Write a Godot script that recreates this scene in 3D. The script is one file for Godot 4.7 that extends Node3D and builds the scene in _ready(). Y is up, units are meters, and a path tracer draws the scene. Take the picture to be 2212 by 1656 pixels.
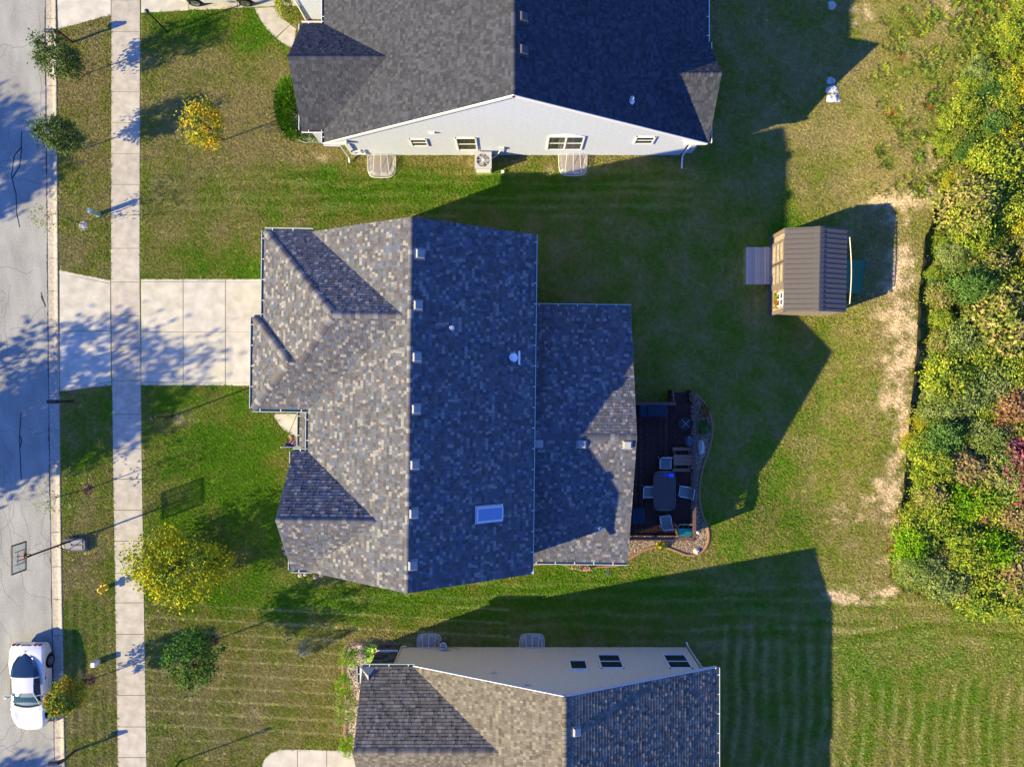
extends Node3D
# Plan view of a suburban lot. Photo positions are given in pixels of a 2212 x 1656 copy of the photograph:
# P(u, v, h) is the point at height h above that pixel's ground; Q(gx, gy, h) is a point in ground pixels from the point below the camera.
const H := 37.9
const F := 1536.0
const K := F / H
var rng := RandomNumberGenerator.new()
var names := {}
var tex := {}
var M := {}

class MB:
	var v := PackedVector3Array()
	var n := PackedVector3Array()
	var c := PackedColorArray()
	var uv := PackedVector2Array()
	var col := Color.WHITE
	func tri(a: Vector3, b: Vector3, d: Vector3) -> void:
		var m := (b - a).cross(d - a).normalized()
		v.append(a); v.append(d); v.append(b)
		n.append(m); n.append(m); n.append(m)
		c.append(col); c.append(col); c.append(col)
	func quad(a: Vector3, b: Vector3, d: Vector3, e: Vector3) -> void:
		tri(a, b, d); tri(a, d, e)
	func fan(p: Array) -> void:
		for i in range(1, p.size() - 1):
			tri(p[0], p[i], p[i + 1])
	func box(at: Vector3, size: Vector3, b := Basis.IDENTITY, bev := 0.0) -> void:
		if bev > 0.0:
			bbox(at, size, b, bev); return
		var x := b.x * size.x * 0.5; var y := b.y * size.y * 0.5; var z := b.z * size.z * 0.5
		quad(at - x - y + z, at + x - y + z, at + x + y + z, at - x + y + z)
		quad(at + x - y - z, at - x - y - z, at - x + y - z, at + x + y - z)
		quad(at + x - y + z, at + x - y - z, at + x + y - z, at + x + y + z)
		quad(at - x - y - z, at - x - y + z, at - x + y + z, at - x + y - z)
		quad(at - x + y + z, at + x + y + z, at + x + y - z, at - x + y - z)
		quad(at - x - y - z, at + x - y - z, at + x - y + z, at - x - y + z)
	func bbox(at: Vector3, s: Vector3, b: Basis, bev: float) -> void:
		# box with chamfered top edges
		var hx := s.x * 0.5; var hy := s.y * 0.5; var hz := s.z * 0.5
		var r0 := []; var r1 := []; var r2 := []
		for k in [[-1, 1], [1, 1], [1, -1], [-1, -1]]:
			r0.append(at + b * Vector3(k[0] * hx, -hy, k[1] * hz))
			r1.append(at + b * Vector3(k[0] * hx, hy - bev, k[1] * hz))
			r2.append(at + b * Vector3(k[0] * (hx - bev), hy, k[1] * (hz - bev)))
		for i in 4:
			var j := (i + 1) % 4
			quad(r0[i], r0[j], r1[j], r1[i]); quad(r1[i], r1[j], r2[j], r2[i])
		fan(r2); r0.reverse(); fan(r0)
	func prism(p: Array, d: Vector3) -> void:
		# p: ring counter-clockwise seen from outside the top; d: vector from top to bottom
		fan(p)
		var q := []
		for i in p.size():
			var a: Vector3 = p[i]; var b: Vector3 = p[(i + 1) % p.size()]
			quad(a + d, b + d, b, a)
			q.push_front(a + d)
		fan(q)
	func tube(a: Vector3, b: Vector3, r0: float, r1: float, seg := 8, caps := true) -> void:
		var ax := (b - a).normalized()
		var s := ax.cross(Vector3.UP if absf(ax.y) < 0.9 else Vector3.RIGHT).normalized()
		var t := s.cross(ax)
		for i in seg:
			var w0 := TAU * i / seg; var w1 := TAU * (i + 1) / seg
			var d0 := s * cos(w0) + t * sin(w0); var d1 := s * cos(w1) + t * sin(w1)
			sm(a + d0 * r0, d0, a + d1 * r0, d1, b + d1 * r1, d1)
			sm(a + d0 * r0, d0, b + d1 * r1, d1, b + d0 * r1, d0)
			if caps:
				tri2(b, b + d0 * r1, b + d1 * r1, ax); tri2(a, a + d1 * r0, a + d0 * r0, -ax)
	func tri2(a: Vector3, b: Vector3, d: Vector3, m: Vector3) -> void:
		sm(a, m, b, m, d, m)
	func sm(a: Vector3, na: Vector3, b: Vector3, nb: Vector3, d: Vector3, nd: Vector3) -> void:
		if (b - a).cross(d - a).dot(na + nb + nd) < 0:
			v.append(a); v.append(b); v.append(d); n.append(na); n.append(nb); n.append(nd)
		else:
			v.append(a); v.append(d); v.append(b); n.append(na); n.append(nd); n.append(nb)
		c.append(col); c.append(col); c.append(col)
	func path(p: Array, r: float, seg := 6) -> void:
		for i in p.size() - 1:
			tube(p[i], p[i + 1], r, r, seg)
	func lathe(at: Vector3, prof: Array, seg := 16, b := Basis.IDENTITY) -> void:
		for k in prof.size() - 1:
			var r0: float = prof[k][0]; var y0: float = prof[k][1]
			var r1: float = prof[k + 1][0]; var y1: float = prof[k + 1][1]
			var sl := Vector2(y1 - y0, r0 - r1).normalized()
			for i in seg:
				var w0 := TAU * i / seg; var w1 := TAU * (i + 1) / seg
				var d0 := Vector3(cos(w0), 0, sin(w0)); var d1 := Vector3(cos(w1), 0, sin(w1))
				var n0 := b * (d0 * sl.x + Vector3(0, sl.y, 0)); var n1 := b * (d1 * sl.x + Vector3(0, sl.y, 0))
				var a0 := at + b * (d0 * r0 + Vector3(0, y0, 0)); var a1 := at + b * (d1 * r0 + Vector3(0, y0, 0))
				var e0 := at + b * (d0 * r1 + Vector3(0, y1, 0)); var e1 := at + b * (d1 * r1 + Vector3(0, y1, 0))
				if r0 > 1e-5: sm(a0, n0, a1, n1, e1, n1)
				if r1 > 1e-5: sm(a0, n0, e1, n1, e0, n0)
	func grid(p: Array, flip := false, cols := []) -> void:
		# p[row][col] with smooth normals
		var R := p.size(); var C: int = p[0].size()
		var nn := []
		for i in R:
			var row := []
			for j in C:
				var du: Vector3 = p[mini(i + 1, R - 1)][j] - p[maxi(i - 1, 0)][j]
				var dv: Vector3 = p[i][mini(j + 1, C - 1)] - p[i][maxi(j - 1, 0)]
				var m := du.cross(dv).normalized()
				row.append(-m if flip else m)
			nn.append(row)
		for i in R - 1:
			for j in C - 1:
				if cols.size(): col = cols[i][j]
				sm(p[i][j], nn[i][j], p[i + 1][j], nn[i + 1][j], p[i + 1][j + 1], nn[i + 1][j + 1])
				sm(p[i][j], nn[i][j], p[i + 1][j + 1], nn[i + 1][j + 1], p[i][j + 1], nn[i][j + 1])
	func rock(at: Vector3, s: Vector3, r: RandomNumberGenerator, seg := 7) -> void:
		var rows := []
		for i in 5:
			var ph := PI * 0.5 * i / 4.0
			var row := []
			for j in seg:
				var w := TAU * j / seg
				var k := r.randf_range(0.8, 1.15)
				row.append(at + Vector3(cos(w) * cos(ph) * s.x * k, sin(ph) * s.y * r.randf_range(0.85, 1.1), sin(w) * cos(ph) * s.z * k))
			row.append(row[0])
			rows.append(row)
		for i in 4:
			for j in seg:
				quad(rows[i][j + 1], rows[i][j], rows[i + 1][j], rows[i + 1][j + 1])
	func mesh(mat: Material) -> ArrayMesh:
		var a := []
		a.resize(Mesh.ARRAY_MAX)
		a[Mesh.ARRAY_VERTEX] = v; a[Mesh.ARRAY_NORMAL] = n; a[Mesh.ARRAY_COLOR] = c
		if uv.size() == v.size(): a[Mesh.ARRAY_TEX_UV] = uv
		var m := ArrayMesh.new()
		m.add_surface_from_arrays(Mesh.PRIMITIVE_TRIANGLES, a)
		m.surface_set_material(0, mat)
		return m

func P(u: float, v: float, h := 0.0) -> Vector3:
	var s := (H - h) / F
	return Vector3((u - 1106.0) * s, h, (v - 828.0) * s)
func Q(gx: float, gy: float, h := 0.0) -> Vector3:
	return Vector3(gx / K, h, gy / K)
func lin(r: float, g: float, b: float) -> Color:
	return Color(r, g, b).linear_to_srgb()
func named(called: String, parent: Node) -> String:
	var k := str(parent.get_instance_id()) + called
	var i: int = names.get(k, 0)
	names[k] = i + 1
	return called if i == 0 else "%s_%03d" % [called, i]
func part(called: String, mb, mat: Material, parent: Node = self) -> MeshInstance3D:
	return inst(called, mb.mesh(mat), Transform3D.IDENTITY, parent)
func inst(called: String, m: Mesh, xf: Transform3D, parent: Node = self) -> MeshInstance3D:
	var o := MeshInstance3D.new()
	o.mesh = m; o.name = named(called, parent); o.transform = xf
	parent.add_child(o, true)
	return o
func tag(o: Node, label: String, category: String, group := "") -> Node:
	o.set_meta("label", label); o.set_meta("category", category)
	if group != "": o.set_meta("group", group)
	return o
func thing(called: String, label: String, category: String, at := Vector3.ZERO, turn := 0.0, group := "") -> Node3D:
	var o := Node3D.new()
	o.name = named(called, self); o.position = at; o.rotation.y = turn
	add_child(o)
	tag(o, label, category, group)
	return o
func struct(o: Node, label := "") -> Node:
	o.set_meta("kind", "structure")
	if label != "": o.set_meta("label", label)
	return o
func stuff(o: Node) -> Node:
	o.set_meta("kind", "stuff")
	return o
func root_struct(called: String, label: String) -> Node3D:
	var o := Node3D.new()
	o.name = named(called, self)
	add_child(o)
	struct(o, label)
	return o
func copy_of(o: Node3D, at: Vector3, turn: float, label := "") -> Node3D:
	var r: Node3D = o.duplicate()
	var base := String(o.name)
	r.name = named(base, self)
	add_child(r)
	r.position = at; r.rotation.y = turn
	if label != "": r.set_meta("label", label)
	return r

func noise_tex(key: String, lo: float, hi: float, freq: float, kind := FastNoiseLite.TYPE_SIMPLEX, oct := 4, size := 256, stretch := Vector2.ONE) -> ImageTexture:
	if tex.has(key): return tex[key]
	var f := FastNoiseLite.new()
	f.noise_type = kind; f.frequency = freq; f.fractal_octaves = oct; f.seed = hash(key) % 9999
	var w := int(size * stretch.x); var h := int(size * stretch.y)
	var im := f.get_seamless_image(size, size)
	im.convert(Image.FORMAT_RGB8)
	for y in size:
		for x in size:
			var g := im.get_pixel(x, y).r
			var l := lerpf(lo, hi, g)
			im.set_pixel(x, y, Color(l, l, l))
	if stretch != Vector2.ONE: im.resize(maxi(w, 8), maxi(h, 8))
	var t := ImageTexture.create_from_image(im)
	tex[key] = t
	return t
func mat(key: String, color: Color, rough := 0.85, t: Texture2D = null, scale := 1.0, metal := 0.0, vcol := false) -> StandardMaterial3D:
	if M.has(key): return M[key]
	var m := StandardMaterial3D.new()
	m.albedo_color = color; m.roughness = rough; m.metallic = metal
	if t:
		m.albedo_texture = t
		m.uv1_triplanar = true; m.uv1_world_triplanar = true; m.uv1_scale = Vector3.ONE * scale
	m.vertex_color_use_as_albedo = vcol
	if rough > 0.7: m.metallic_specular = 0.15
	M[key] = m
	return m

func make_materials() -> void:
	var mott := noise_tex("mottle", 0.72, 1.0, 0.02)
	var soft := noise_tex("softmottle", 0.86, 1.0, 0.012, FastNoiseLite.TYPE_SIMPLEX, 5, 512)
	var fine := noise_tex("fine", 0.6, 1.0, 0.15)
	var wood := noise_tex("wood", 0.6, 1.0, 0.05, FastNoiseLite.TYPE_PERLIN, 4, 256)
	mat("roof", Color.WHITE, 0.95, fine, 2.0, 0.0, true)
	mat("deckboard", Color.WHITE, 0.8, wood, 1.0, 0.0, true)
	mat("vcol", Color.WHITE, 0.8, null, 1.0, 0.0, true)
	mat("vcol_gloss", Color.WHITE, 0.35, null, 1.0, 0.0, true)
	for i in 5:
		var k: float = [1.0, 0.96, 1.03, 0.93, 0.98][i]
		mat("concrete%d" % i, lin(0.535 * k, 0.50 * k, 0.41 * k * (1.0 + 0.02 * (i - 2))), 0.9, soft, 0.17)
		mat("walk%d" % i, lin(0.48 * k, 0.435 * k, 0.35 * k), 0.9, soft, 0.23)
		mat("kerb%d" % i, lin(0.44 * k, 0.395 * k, 0.32 * k), 0.9, noise_tex("kerbmottle", 0.8, 1.0, 0.03), 0.5)
	mat("white_siding", lin(0.50, 0.54, 0.63), 0.5, noise_tex("sidemottle", 0.93, 1.0, 0.03), 0.5)
	mat("tan_siding", lin(0.78, 0.64, 0.43), 0.55, noise_tex("sidemottle", 0.93, 1.0, 0.03), 0.5)
	mat("grey_wall", lin(0.36, 0.36, 0.33), 0.6, mott, 0.5)
	mat("white_trim", lin(0.72, 0.72, 0.70), 0.4)
	mat("gutter", lin(0.17, 0.22, 0.19), 0.45, mott, 1.0)
	mat("gutter_lip", lin(0.42, 0.48, 0.45), 0.4)
	mat("glass", lin(0.02, 0.03, 0.035), 0.04)
	mat("blind", lin(0.30, 0.25, 0.2), 0.5)
	mat("vent", lin(0.29, 0.29, 0.275), 0.8)
	mat("vent_dark", lin(0.06, 0.06, 0.065), 0.6)
	mat("pvc", lin(0.75, 0.75, 0.75), 0.4)
	mat("black", lin(0.012, 0.012, 0.013), 0.5)
	mat("black_soft", lin(0.02, 0.02, 0.022), 0.85, mott, 2.0)
	mat("rubber", lin(0.015, 0.015, 0.016), 0.8)
	mat("steel", lin(0.5, 0.5, 0.52), 0.3, null, 1.0, 0.9)
	mat("deck", lin(0.11, 0.05, 0.035), 0.75, wood, 1.5)
	mat("redwood", lin(0.34, 0.18, 0.11), 0.7, wood, 2.0)
	mat("weathered", lin(0.36, 0.34, 0.33), 0.9, wood, 1.4)
	mat("edging", lin(0.42, 0.23, 0.13), 0.9, fine, 1.0)
	mat("paver", lin(0.34, 0.22, 0.17), 0.9, fine, 1.0)
	mat("mulch", lin(0.07, 0.035, 0.025), 0.95, null, 1.0, 0.0, true)
	mat("bark", lin(0.12, 0.095, 0.075), 0.95, wood, 3.0)
	mat("pale_bark", lin(0.42, 0.38, 0.32), 0.9, wood, 3.0)
	mat("shed_roof", lin(0.088, 0.078, 0.07), 0.6, noise_tex("sidemottle", 0.93, 1.0, 0.03), 0.5)
	mat("shed_wall", lin(0.34, 0.295, 0.225), 0.7, mott, 0.7)
	mat("shed_trim", lin(0.14, 0.11, 0.095), 0.6)
	mat("yellow", lin(0.65, 0.42, 0.02), 0.45)
	mat("pedestal", lin(0.30, 0.46, 0.37), 0.5, mott, 2.0)
	mat("box_grey", lin(0.55, 0.56, 0.58), 0.5)
	mat("toy_blue", lin(0.01, 0.09, 0.75), 0.4)
	mat("teal", lin(0.03, 0.36, 0.27), 0.45)
	mat("green_sheet", lin(0.005, 0.12, 0.05), 0.5)
	mat("pole_pale", lin(0.55, 0.52, 0.38), 0.5)
	mat("navy", lin(0.025, 0.045, 0.07), 0.85, mott, 3.0)
	mat("sling", lin(0.17, 0.19, 0.175), 0.8)
	mat("orange", lin(0.7, 0.12, 0.03), 0.5)
	mat("red", lin(0.5, 0.02, 0.02), 0.4)
	mat("soil", lin(0.06, 0.045, 0.03), 0.95, fine, 2.0)
	mat("stone_white", lin(0.62, 0.57, 0.5), 0.85, mott, 4.0)
	mat("ground_far", lin(0.16, 0.17, 0.035), 0.95, noise_tex("farmottle", 0.55, 1.0, 0.02), 0.05)
	var paint := mat("paint", lin(0.60, 0.60, 0.585), 0.25)
	paint.clearcoat_enabled = true; paint.clearcoat = 1.0; paint.clearcoat_roughness = 0.03
	var clear := mat("clear", Color(0.85, 0.88, 0.9, 0.10), 0.08)
	clear.transparency = BaseMaterial3D.TRANSPARENCY_ALPHA
	var board := mat("board_clear", Color(0.75, 0.8, 0.8, 0.3), 0.08)
	board.transparency = BaseMaterial3D.TRANSPARENCY_ALPHA
	var wind := mat("windscreen", Color(0.25, 0.4, 0.42, 0.45), 0.03)
	wind.transparency = BaseMaterial3D.TRANSPARENCY_ALPHA

func leaf_mat(key: String, c: Color) -> StandardMaterial3D:
	if M.has(key): return M[key]
	var m := mat(key, c, 0.6, null, 1.0, 0.0, true)
	m.backlight_enabled = true
	m.backlight = Color(c.r * 0.5, c.g * 0.5, c.b * 0.35)
	m.cull_mode = BaseMaterial3D.CULL_DISABLED
	m.metallic_specular = 0.05
	return m

# ---------- sky, sun, camera ----------
func make_light() -> void:
	var cam := Camera3D.new()
	cam.name = "camera"; cam.position = Vector3(0, H, 0); cam.rotation_degrees.x = -90
	cam.fov = rad_to_deg(2.0 * atan(828.0 / F)); cam.far = 900.0; cam.near = 0.1
	add_child(cam)
	cam.current = true
	var sun := DirectionalLight3D.new()
	sun.name = "sun"; sun.light_energy = 1.6; sun.light_color = Color(1.0, 0.925, 0.72); sun.light_angular_distance = 0.5
	sun.shadow_enabled = true
	add_child(sun)
	sun.basis = Basis.looking_at(Vector3(2.15, -1.0, -0.79).normalized())
	var sm := ProceduralSkyMaterial.new()
	sm.sky_top_color = lin(0.044, 0.118, 0.43); sm.sky_horizon_color = lin(0.125, 0.23, 0.52); sm.sky_curve = 0.15
	sm.ground_bottom_color = lin(0.08, 0.09, 0.05); sm.ground_horizon_color = lin(0.2, 0.3, 0.45)
	sm.sun_angle_max = 0.1; sm.sky_energy_multiplier = 1.0
	var sky := Sky.new()
	sky.sky_material = sm
	var env := Environment.new()
	env.background_mode = Environment.BG_SKY; env.sky = sky
	env.tonemap_mode = Environment.TONE_MAPPER_LINEAR; env.tonemap_exposure = 2.8
	env.sdfgi_enabled = true; env.ssao_enabled = true; env.ssil_enabled = true
	var we := WorldEnvironment.new()
	we.name = "environment"; we.environment = env
	add_child(we)

# ---------- ground ----------
func pl(v: float, p: Array) -> float:
	var i := 0
	while i < p.size() - 2 and v > p[i + 1][0]: i += 1
	return lerpf(p[i][1], p[i + 1][1], (v - p[i][0]) / (p[i + 1][0] - p[i][0]))
func road_x(v: float) -> float: return pl(v, [[0, 98], [828, 105], [1240, 111], [1656, 118]])
func kerb_x(v: float) -> float: return pl(v, [[0, 122], [828, 128], [1240, 134], [1656, 141]])
func walk_l(v: float) -> float: return pl(v, [[0, 240], [600, 239], [890, 242], [1656, 254]])
func walk_r(v: float) -> float: return pl(v, [[0, 303], [600, 302], [890, 305], [1656, 317]])

# the back yard dips behind the middle house and rises to the thicket, as the lengths of the shadows show
const EDGE_W := [[-60, 2035], [80, 2060], [180, 2075], [250, 2030], [330, 2010], [435, 2025], [520, 2000], [600, 1992], [750, 1986], [880, 1974], [980, 1962], [1080, 1950], [1150, 1935], [1210, 1918], [1250, 1930]]
func terr(u: float, v: float) -> float:
	if u < 1545.0: return 0.0
	var e := pl(minf(v, 1250.0), EDGE_W)
	var dip := -0.5 * smoothstep(1545.0, 1690.0, u) * smoothstep(150.0, 330.0, v) * (1.0 - smoothstep(1060.0, 1190.0, v))
	return lerpf(dip, 0.35 * (1.0 - smoothstep(1200.0, 1330.0, v)), smoothstep(e - 200.0, e - 40.0, u))
func PG(u: float, v: float, up := 0.0) -> Vector3:
	# the ground point seen at a photo pixel
	var h := terr(u, v)
	for i in 2: h = terr(1106.0 + (u - 1106.0) * (H - h) / H, 828.0 + (v - 828.0) * (H - h) / H)
	return P(u, v, h + up)
func plan(u: float, v: float, up := 0.0) -> Vector3:
	# a ground point by its place on the plan (u, v scale with metres)
	return Vector3((u - 1106.0) / K, terr(u, v) + up, (v - 828.0) / K)

# where no turf grows: slabs, buildings, beds
var mask: Image
const MS := 0.5
const MO := 60.0
func mask_poly(pts: Array) -> void:
	var pv := PackedVector2Array()
	var lo := Vector2(1e9, 1e9); var hi := -lo
	for q in pts:
		var w := Vector2((q[0] + MO) * MS, (q[1] + MO) * MS)
		pv.append(w); lo = lo.min(w); hi = hi.max(w)
	for y in range(maxi(0, int(lo.y)), mini(mask.get_height() - 1, int(hi.y) + 1)):
		for x in range(maxi(0, int(lo.x)), mini(mask.get_width() - 1, int(hi.x) + 1)):
			if Geometry2D.is_point_in_polygon(Vector2(x + 0.5, y + 0.5), pv): mask.set_pixel(x, y, Color.BLACK)
func is_lawn(u: float, v: float) -> bool:
	if u < kerb_x(v) + 1.5: return false
	if u > walk_l(v) - 1.0 and u < walk_r(v) + 1.0: return false
	var x := int((u + MO) * MS); var y := int((v + MO) * MS)
	if x < 0 or y < 0 or x >= mask.get_width() or y >= mask.get_height(): return true
	return mask.get_pixel(x, y).r > 0.5
func gr(gx0: float, gy0: float, gx1: float, gy1: float) -> Array:
	return [[1106 + gx0, 828 + gy0], [1106 + gx1, 828 + gy0], [1106 + gx1, 828 + gy1], [1106 + gx0, 828 + gy1]]
func ring(u: float, v: float, r: float) -> Array:
	var a := []
	for i in 12: a.append([u + cos(TAU * i / 12) * r, v + sin(TAU * i / 12) * r])
	return a

const APRON := [[127, 582], [240, 606], [241, 831], [129, 846]]
const APRON_N := [[121, -60], [240, -60], [240, 33], [125, 63]]
const WALK_N := [[548, 16], [560, 40], [575, 62], [597, 84], [620, 100], [634, 105], [640, 60], [628, 52], [612, 40], [606, 13]]
const WALK_M := [[592, 893], [650, 893], [650, 944], [632, 939], [618, 931], [604, 918], [596, 905]]
const DRIVE_S := [[565, 1658], [568, 1644], [576, 1632], [588, 1624], [604, 1619], [622, 1618], [760, 1620], [772, 1660], [772, 1720], [565, 1720]]
const BED_DECK := [[1352, 1150], [1360, 1207], [1378, 1196], [1398, 1184], [1420, 1179], [1440, 1181], [1462, 1190], [1484, 1198], [1505, 1197], [1521, 1187], [1530, 1168], [1530, 1144], [1521, 1122], [1513, 1098], [1510, 1070], [1512, 1036], [1520, 1003], [1531, 970], [1538, 935], [1536, 905], [1526, 878], [1510, 857], [1490, 848], [1490, 1150]]
const BED_S := [[742, 1476], [741, 1410], [747, 1396], [760, 1389], [790, 1390], [830, 1391], [865, 1399], [865, 1450], [800, 1450], [800, 1620], [760, 1620], [745, 1560]]
const BED_WING := [[1148, 1180], [1350, 1180], [1350, 1217], [1310, 1224], [1250, 1219], [1190, 1216], [1148, 1222]]
const BED_N := [[632, 240], [640, 292], [660, 305], [705, 309], [730, 312], [730, 240]]
const BED_P := [[624, 938], [650, 944], [650, 970], [632, 968]]

func make_mask() -> void:
	mask = Image.create(int((2212 + 2 * MO) * MS), int((1656 + 2 * MO) * MS), false, Image.FORMAT_L8)
	mask.fill(Color.WHITE)
	for p in [APRON, APRON_N, WALK_N, WALK_M, DRIVE_S, BED_DECK, BED_S, BED_WING, BED_N, BED_P]: mask_poly(p)
	mask_poly([[303, 602], [700, 602], [700, 834], [303, 832]])
	mask_poly([[303, -60], [700, -60], [640, 14], [548, 16], [303, 28]])
	mask_poly(gr(-367, -270, 26, 345)); mask_poly(gr(-455, -270, -360, 42)); mask_poly(gr(-398, 140, -360, 341))
	mask_poly(gr(26, -146, 224, 345)); mask_poly(gr(224, 42, 384, 324))
	mask_poly(gr(-346, -870, 362, -493)); mask_poly(gr(-415, -715, -340, -520))
	mask_poly(gr(-241, 569, 376, 870)); mask_poly(gr(-285, 569, -230, 800))
	mask_poly(gr(556, -312, 676, -146)); mask_poly([[1609, 534], [1667, 534], [1667, 616], [1609, 616]])
	for m in [[193, 1468, 11], [461, 1383, 11], [190, 1056, 12], [178, 486, 9]]: mask_poly(ring(m[0], m[1], m[2]))
	for w in [[793, 337, 855, 384], [1206, 335, 1268, 380], [901, 1366, 953, 1400], [1123, 1366, 1176, 1400], [1026, 340, 1064, 380]]:
		mask_poly([[w[0], w[1]], [w[2], w[1]], [w[2], w[3]], [w[0], w[3]]])

var gg := PackedFloat32Array()      # lushness of the turf on a coarse grid
var sg := PackedFloat32Array()      # bare straw patches
const GW := 232
const GH := 176
const BLOBS := [
	# u, v, ru, rv, amount (positive: lush green, negative: dry)
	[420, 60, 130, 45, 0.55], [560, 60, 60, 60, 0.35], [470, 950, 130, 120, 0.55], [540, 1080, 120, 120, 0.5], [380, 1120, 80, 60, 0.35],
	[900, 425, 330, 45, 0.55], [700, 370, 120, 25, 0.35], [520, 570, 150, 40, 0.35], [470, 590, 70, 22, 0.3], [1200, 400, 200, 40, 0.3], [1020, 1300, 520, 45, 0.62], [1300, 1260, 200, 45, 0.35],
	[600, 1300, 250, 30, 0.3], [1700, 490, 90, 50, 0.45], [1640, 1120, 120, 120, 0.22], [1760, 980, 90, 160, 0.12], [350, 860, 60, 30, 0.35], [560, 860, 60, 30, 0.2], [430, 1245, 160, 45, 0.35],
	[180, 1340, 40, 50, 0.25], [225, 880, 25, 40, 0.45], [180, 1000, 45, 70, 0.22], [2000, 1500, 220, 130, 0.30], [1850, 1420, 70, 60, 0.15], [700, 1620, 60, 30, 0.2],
	[480, 240, 170, 120, -0.42], [180, 200, 70, 200, -0.42], [180, 540, 60, 80, -0.20], [440, 470, 130, 60, -0.18], [400, 905, 45, 28, -0.45], [540, 330, 130, 40, -0.40], [700, 335, 70, 20, -0.35],
	[520, 1490, 240, 110, -0.42], [180, 1230, 55, 90, -0.40], [190, 1540, 45, 100, -0.30], [180, 1110, 55, 30, -0.25], [1680, 60, 170, 200, -0.25], [1860, 300, 160, 160, -0.30], [860, 1380, 120, 22, -0.45],
	[1860, 1150, 90, 160, -0.30], [1900, 600, 60, 240, -0.45], [1700, 275, 160, 22, -0.25], [1100, 345, 350, 12, -0.25], [2010, 60, 180, 120, -0.20]]
const STRAW := [[1960, 432, 55, 20, 1.1], [1935, 480, 30, 20, 0.5], [1945, 560, 28, 30, 0.8], [1935, 610, 35, 35, 0.8], [1935, 690, 45, 30, 1.0], [1960, 760, 35, 40, 0.8], [1925, 790, 40, 28, 0.6],
	[1930, 860, 45, 35, 0.8], [1955, 920, 30, 40, 0.7], [1940, 985, 30, 40, 0.75], [1915, 1060, 45, 38, 0.85], [1930, 1120, 30, 30, 0.7], [1830, 1110, 50, 22, 0.5], [1815, 1285, 45, 13, 1.0], [1915, 1275, 40, 13, 0.7], [1860, 1300, 60, 8, 0.6], [1900, 1210, 40, 35, 0.35],
	[2180, 40, 45, 40, 0.9], [2050, 30, 40, 60, 0.5], [1860, 30, 30, 40, 0.5], [2020, 340, 60, 60, 0.4], [1900, 430, 40, 30, 0.3], [400, 905, 30, 20, 0.45], [560, 1540, 60, 20, 0.25], [1000, 350, 30, 12, 0.5], [1185, 365, 12, 10, 0.8], [700, 340, 40, 14, 0.4], [390, 610, 90, 8, 0.25]]
var n1 := FastNoiseLite.new()
var n2 := FastNoiseLite.new()
var n3 := FastNoiseLite.new()
func make_lawn_grid() -> void:
	n1.seed = 5; n1.frequency = 0.011; n1.fractal_octaves = 4
	n2.seed = 9; n2.frequency = 0.06; n2.fractal_octaves = 3
	n3.seed = 14; n3.frequency = 0.03; n3.fractal_octaves = 4
	gg.resize(GW * GH); sg.resize(GW * GH)
	for j in GH:
		for i in GW:
			var u := i * 10.0 - 40.0; var v := j * 10.0 - 50.0
			var g := 0.46; var s := 0.0
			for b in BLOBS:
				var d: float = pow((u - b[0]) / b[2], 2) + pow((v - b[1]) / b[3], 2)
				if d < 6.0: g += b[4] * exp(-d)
			for b in STRAW:
				var d: float = pow((u - b[0]) / b[2], 2) + pow((v - b[1]) / b[3], 2)
				if d < 6.0: s += b[4] * exp(-d)
			gg[j * GW + i] = g; sg[j * GW + i] = s
func samp(a: PackedFloat32Array, u: float, v: float) -> float:
	var x := clampf((u + 40.0) / 10.0, 0.0, GW - 1.001); var y := clampf((v + 50.0) / 10.0, 0.0, GH - 1.001)
	var i := int(x); var j := int(y); var fx := x - i; var fy := y - j
	var k := j * GW + i
	return lerpf(lerpf(a[k], a[k + 1], fx), lerpf(a[k + GW], a[k + GW + 1], fx), fy)
func mow(u: float, v: float) -> float:
	# mown rows of clippings and bent grass; rows as the photograph shows them
	var s := 0.0
	if u < 1100 and v > 1290 and u > 318:
		var y := v - 0.055 * (u - 320.0)
		var f := fposmod(y - 1300.0, 29.0)
		var k := clampf((v - 1290.0) / 30.0, 0.0, 1.0) * clampf((1640.0 - v) / 60.0, 0, 1)
		s += (0.30 if f < 4.5 else -0.05) * k
	if v > 1240 and v < 1400 and u > 560:
		var f2 := sin((v - 0.01 * u + n1.get_noise_2d(u * 0.3, v * 1.5) * 16.0) * TAU / 31.0) * (0.7 + n3.get_noise_2d(u * 0.2, v))
		s += 0.13 * f2 * clampf((u - 560.0) / 100.0, 0, 1)
	if v > 360 and v < 470 and u > 320 and u < 1500:
		s += 0.13 * sin((v + n1.get_noise_2d(u * 0.3, v * 1.5) * 14.0) * TAU / 26.0) * (0.7 + n3.get_noise_2d(u * 0.2, v))
	if u > 1560 and v > 1330:
		var wob := n1.get_noise_2d(u * 0.35, v * 0.35) * 14.0
		var up := clampf((1470.0 - v) / 90.0, 0.0, 1.0)
		var ph := lerpf(u + 0.04 * v, v - 0.08 * absf(u - 2010.0), up * (1.0 if u > 1790 else 0.0)) + wob
		s += 0.27 * sin(ph * TAU / 31.0) * clampf((v - 1320.0) / 40.0, 0, 1) * (0.55 + 0.6 * n3.get_noise_2d(u * 0.3, v * 0.3))
	if u > 118 and u < 245 and v > 1290:
		s += 0.12 * sin(u * TAU / 21.0)
	return s
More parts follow.
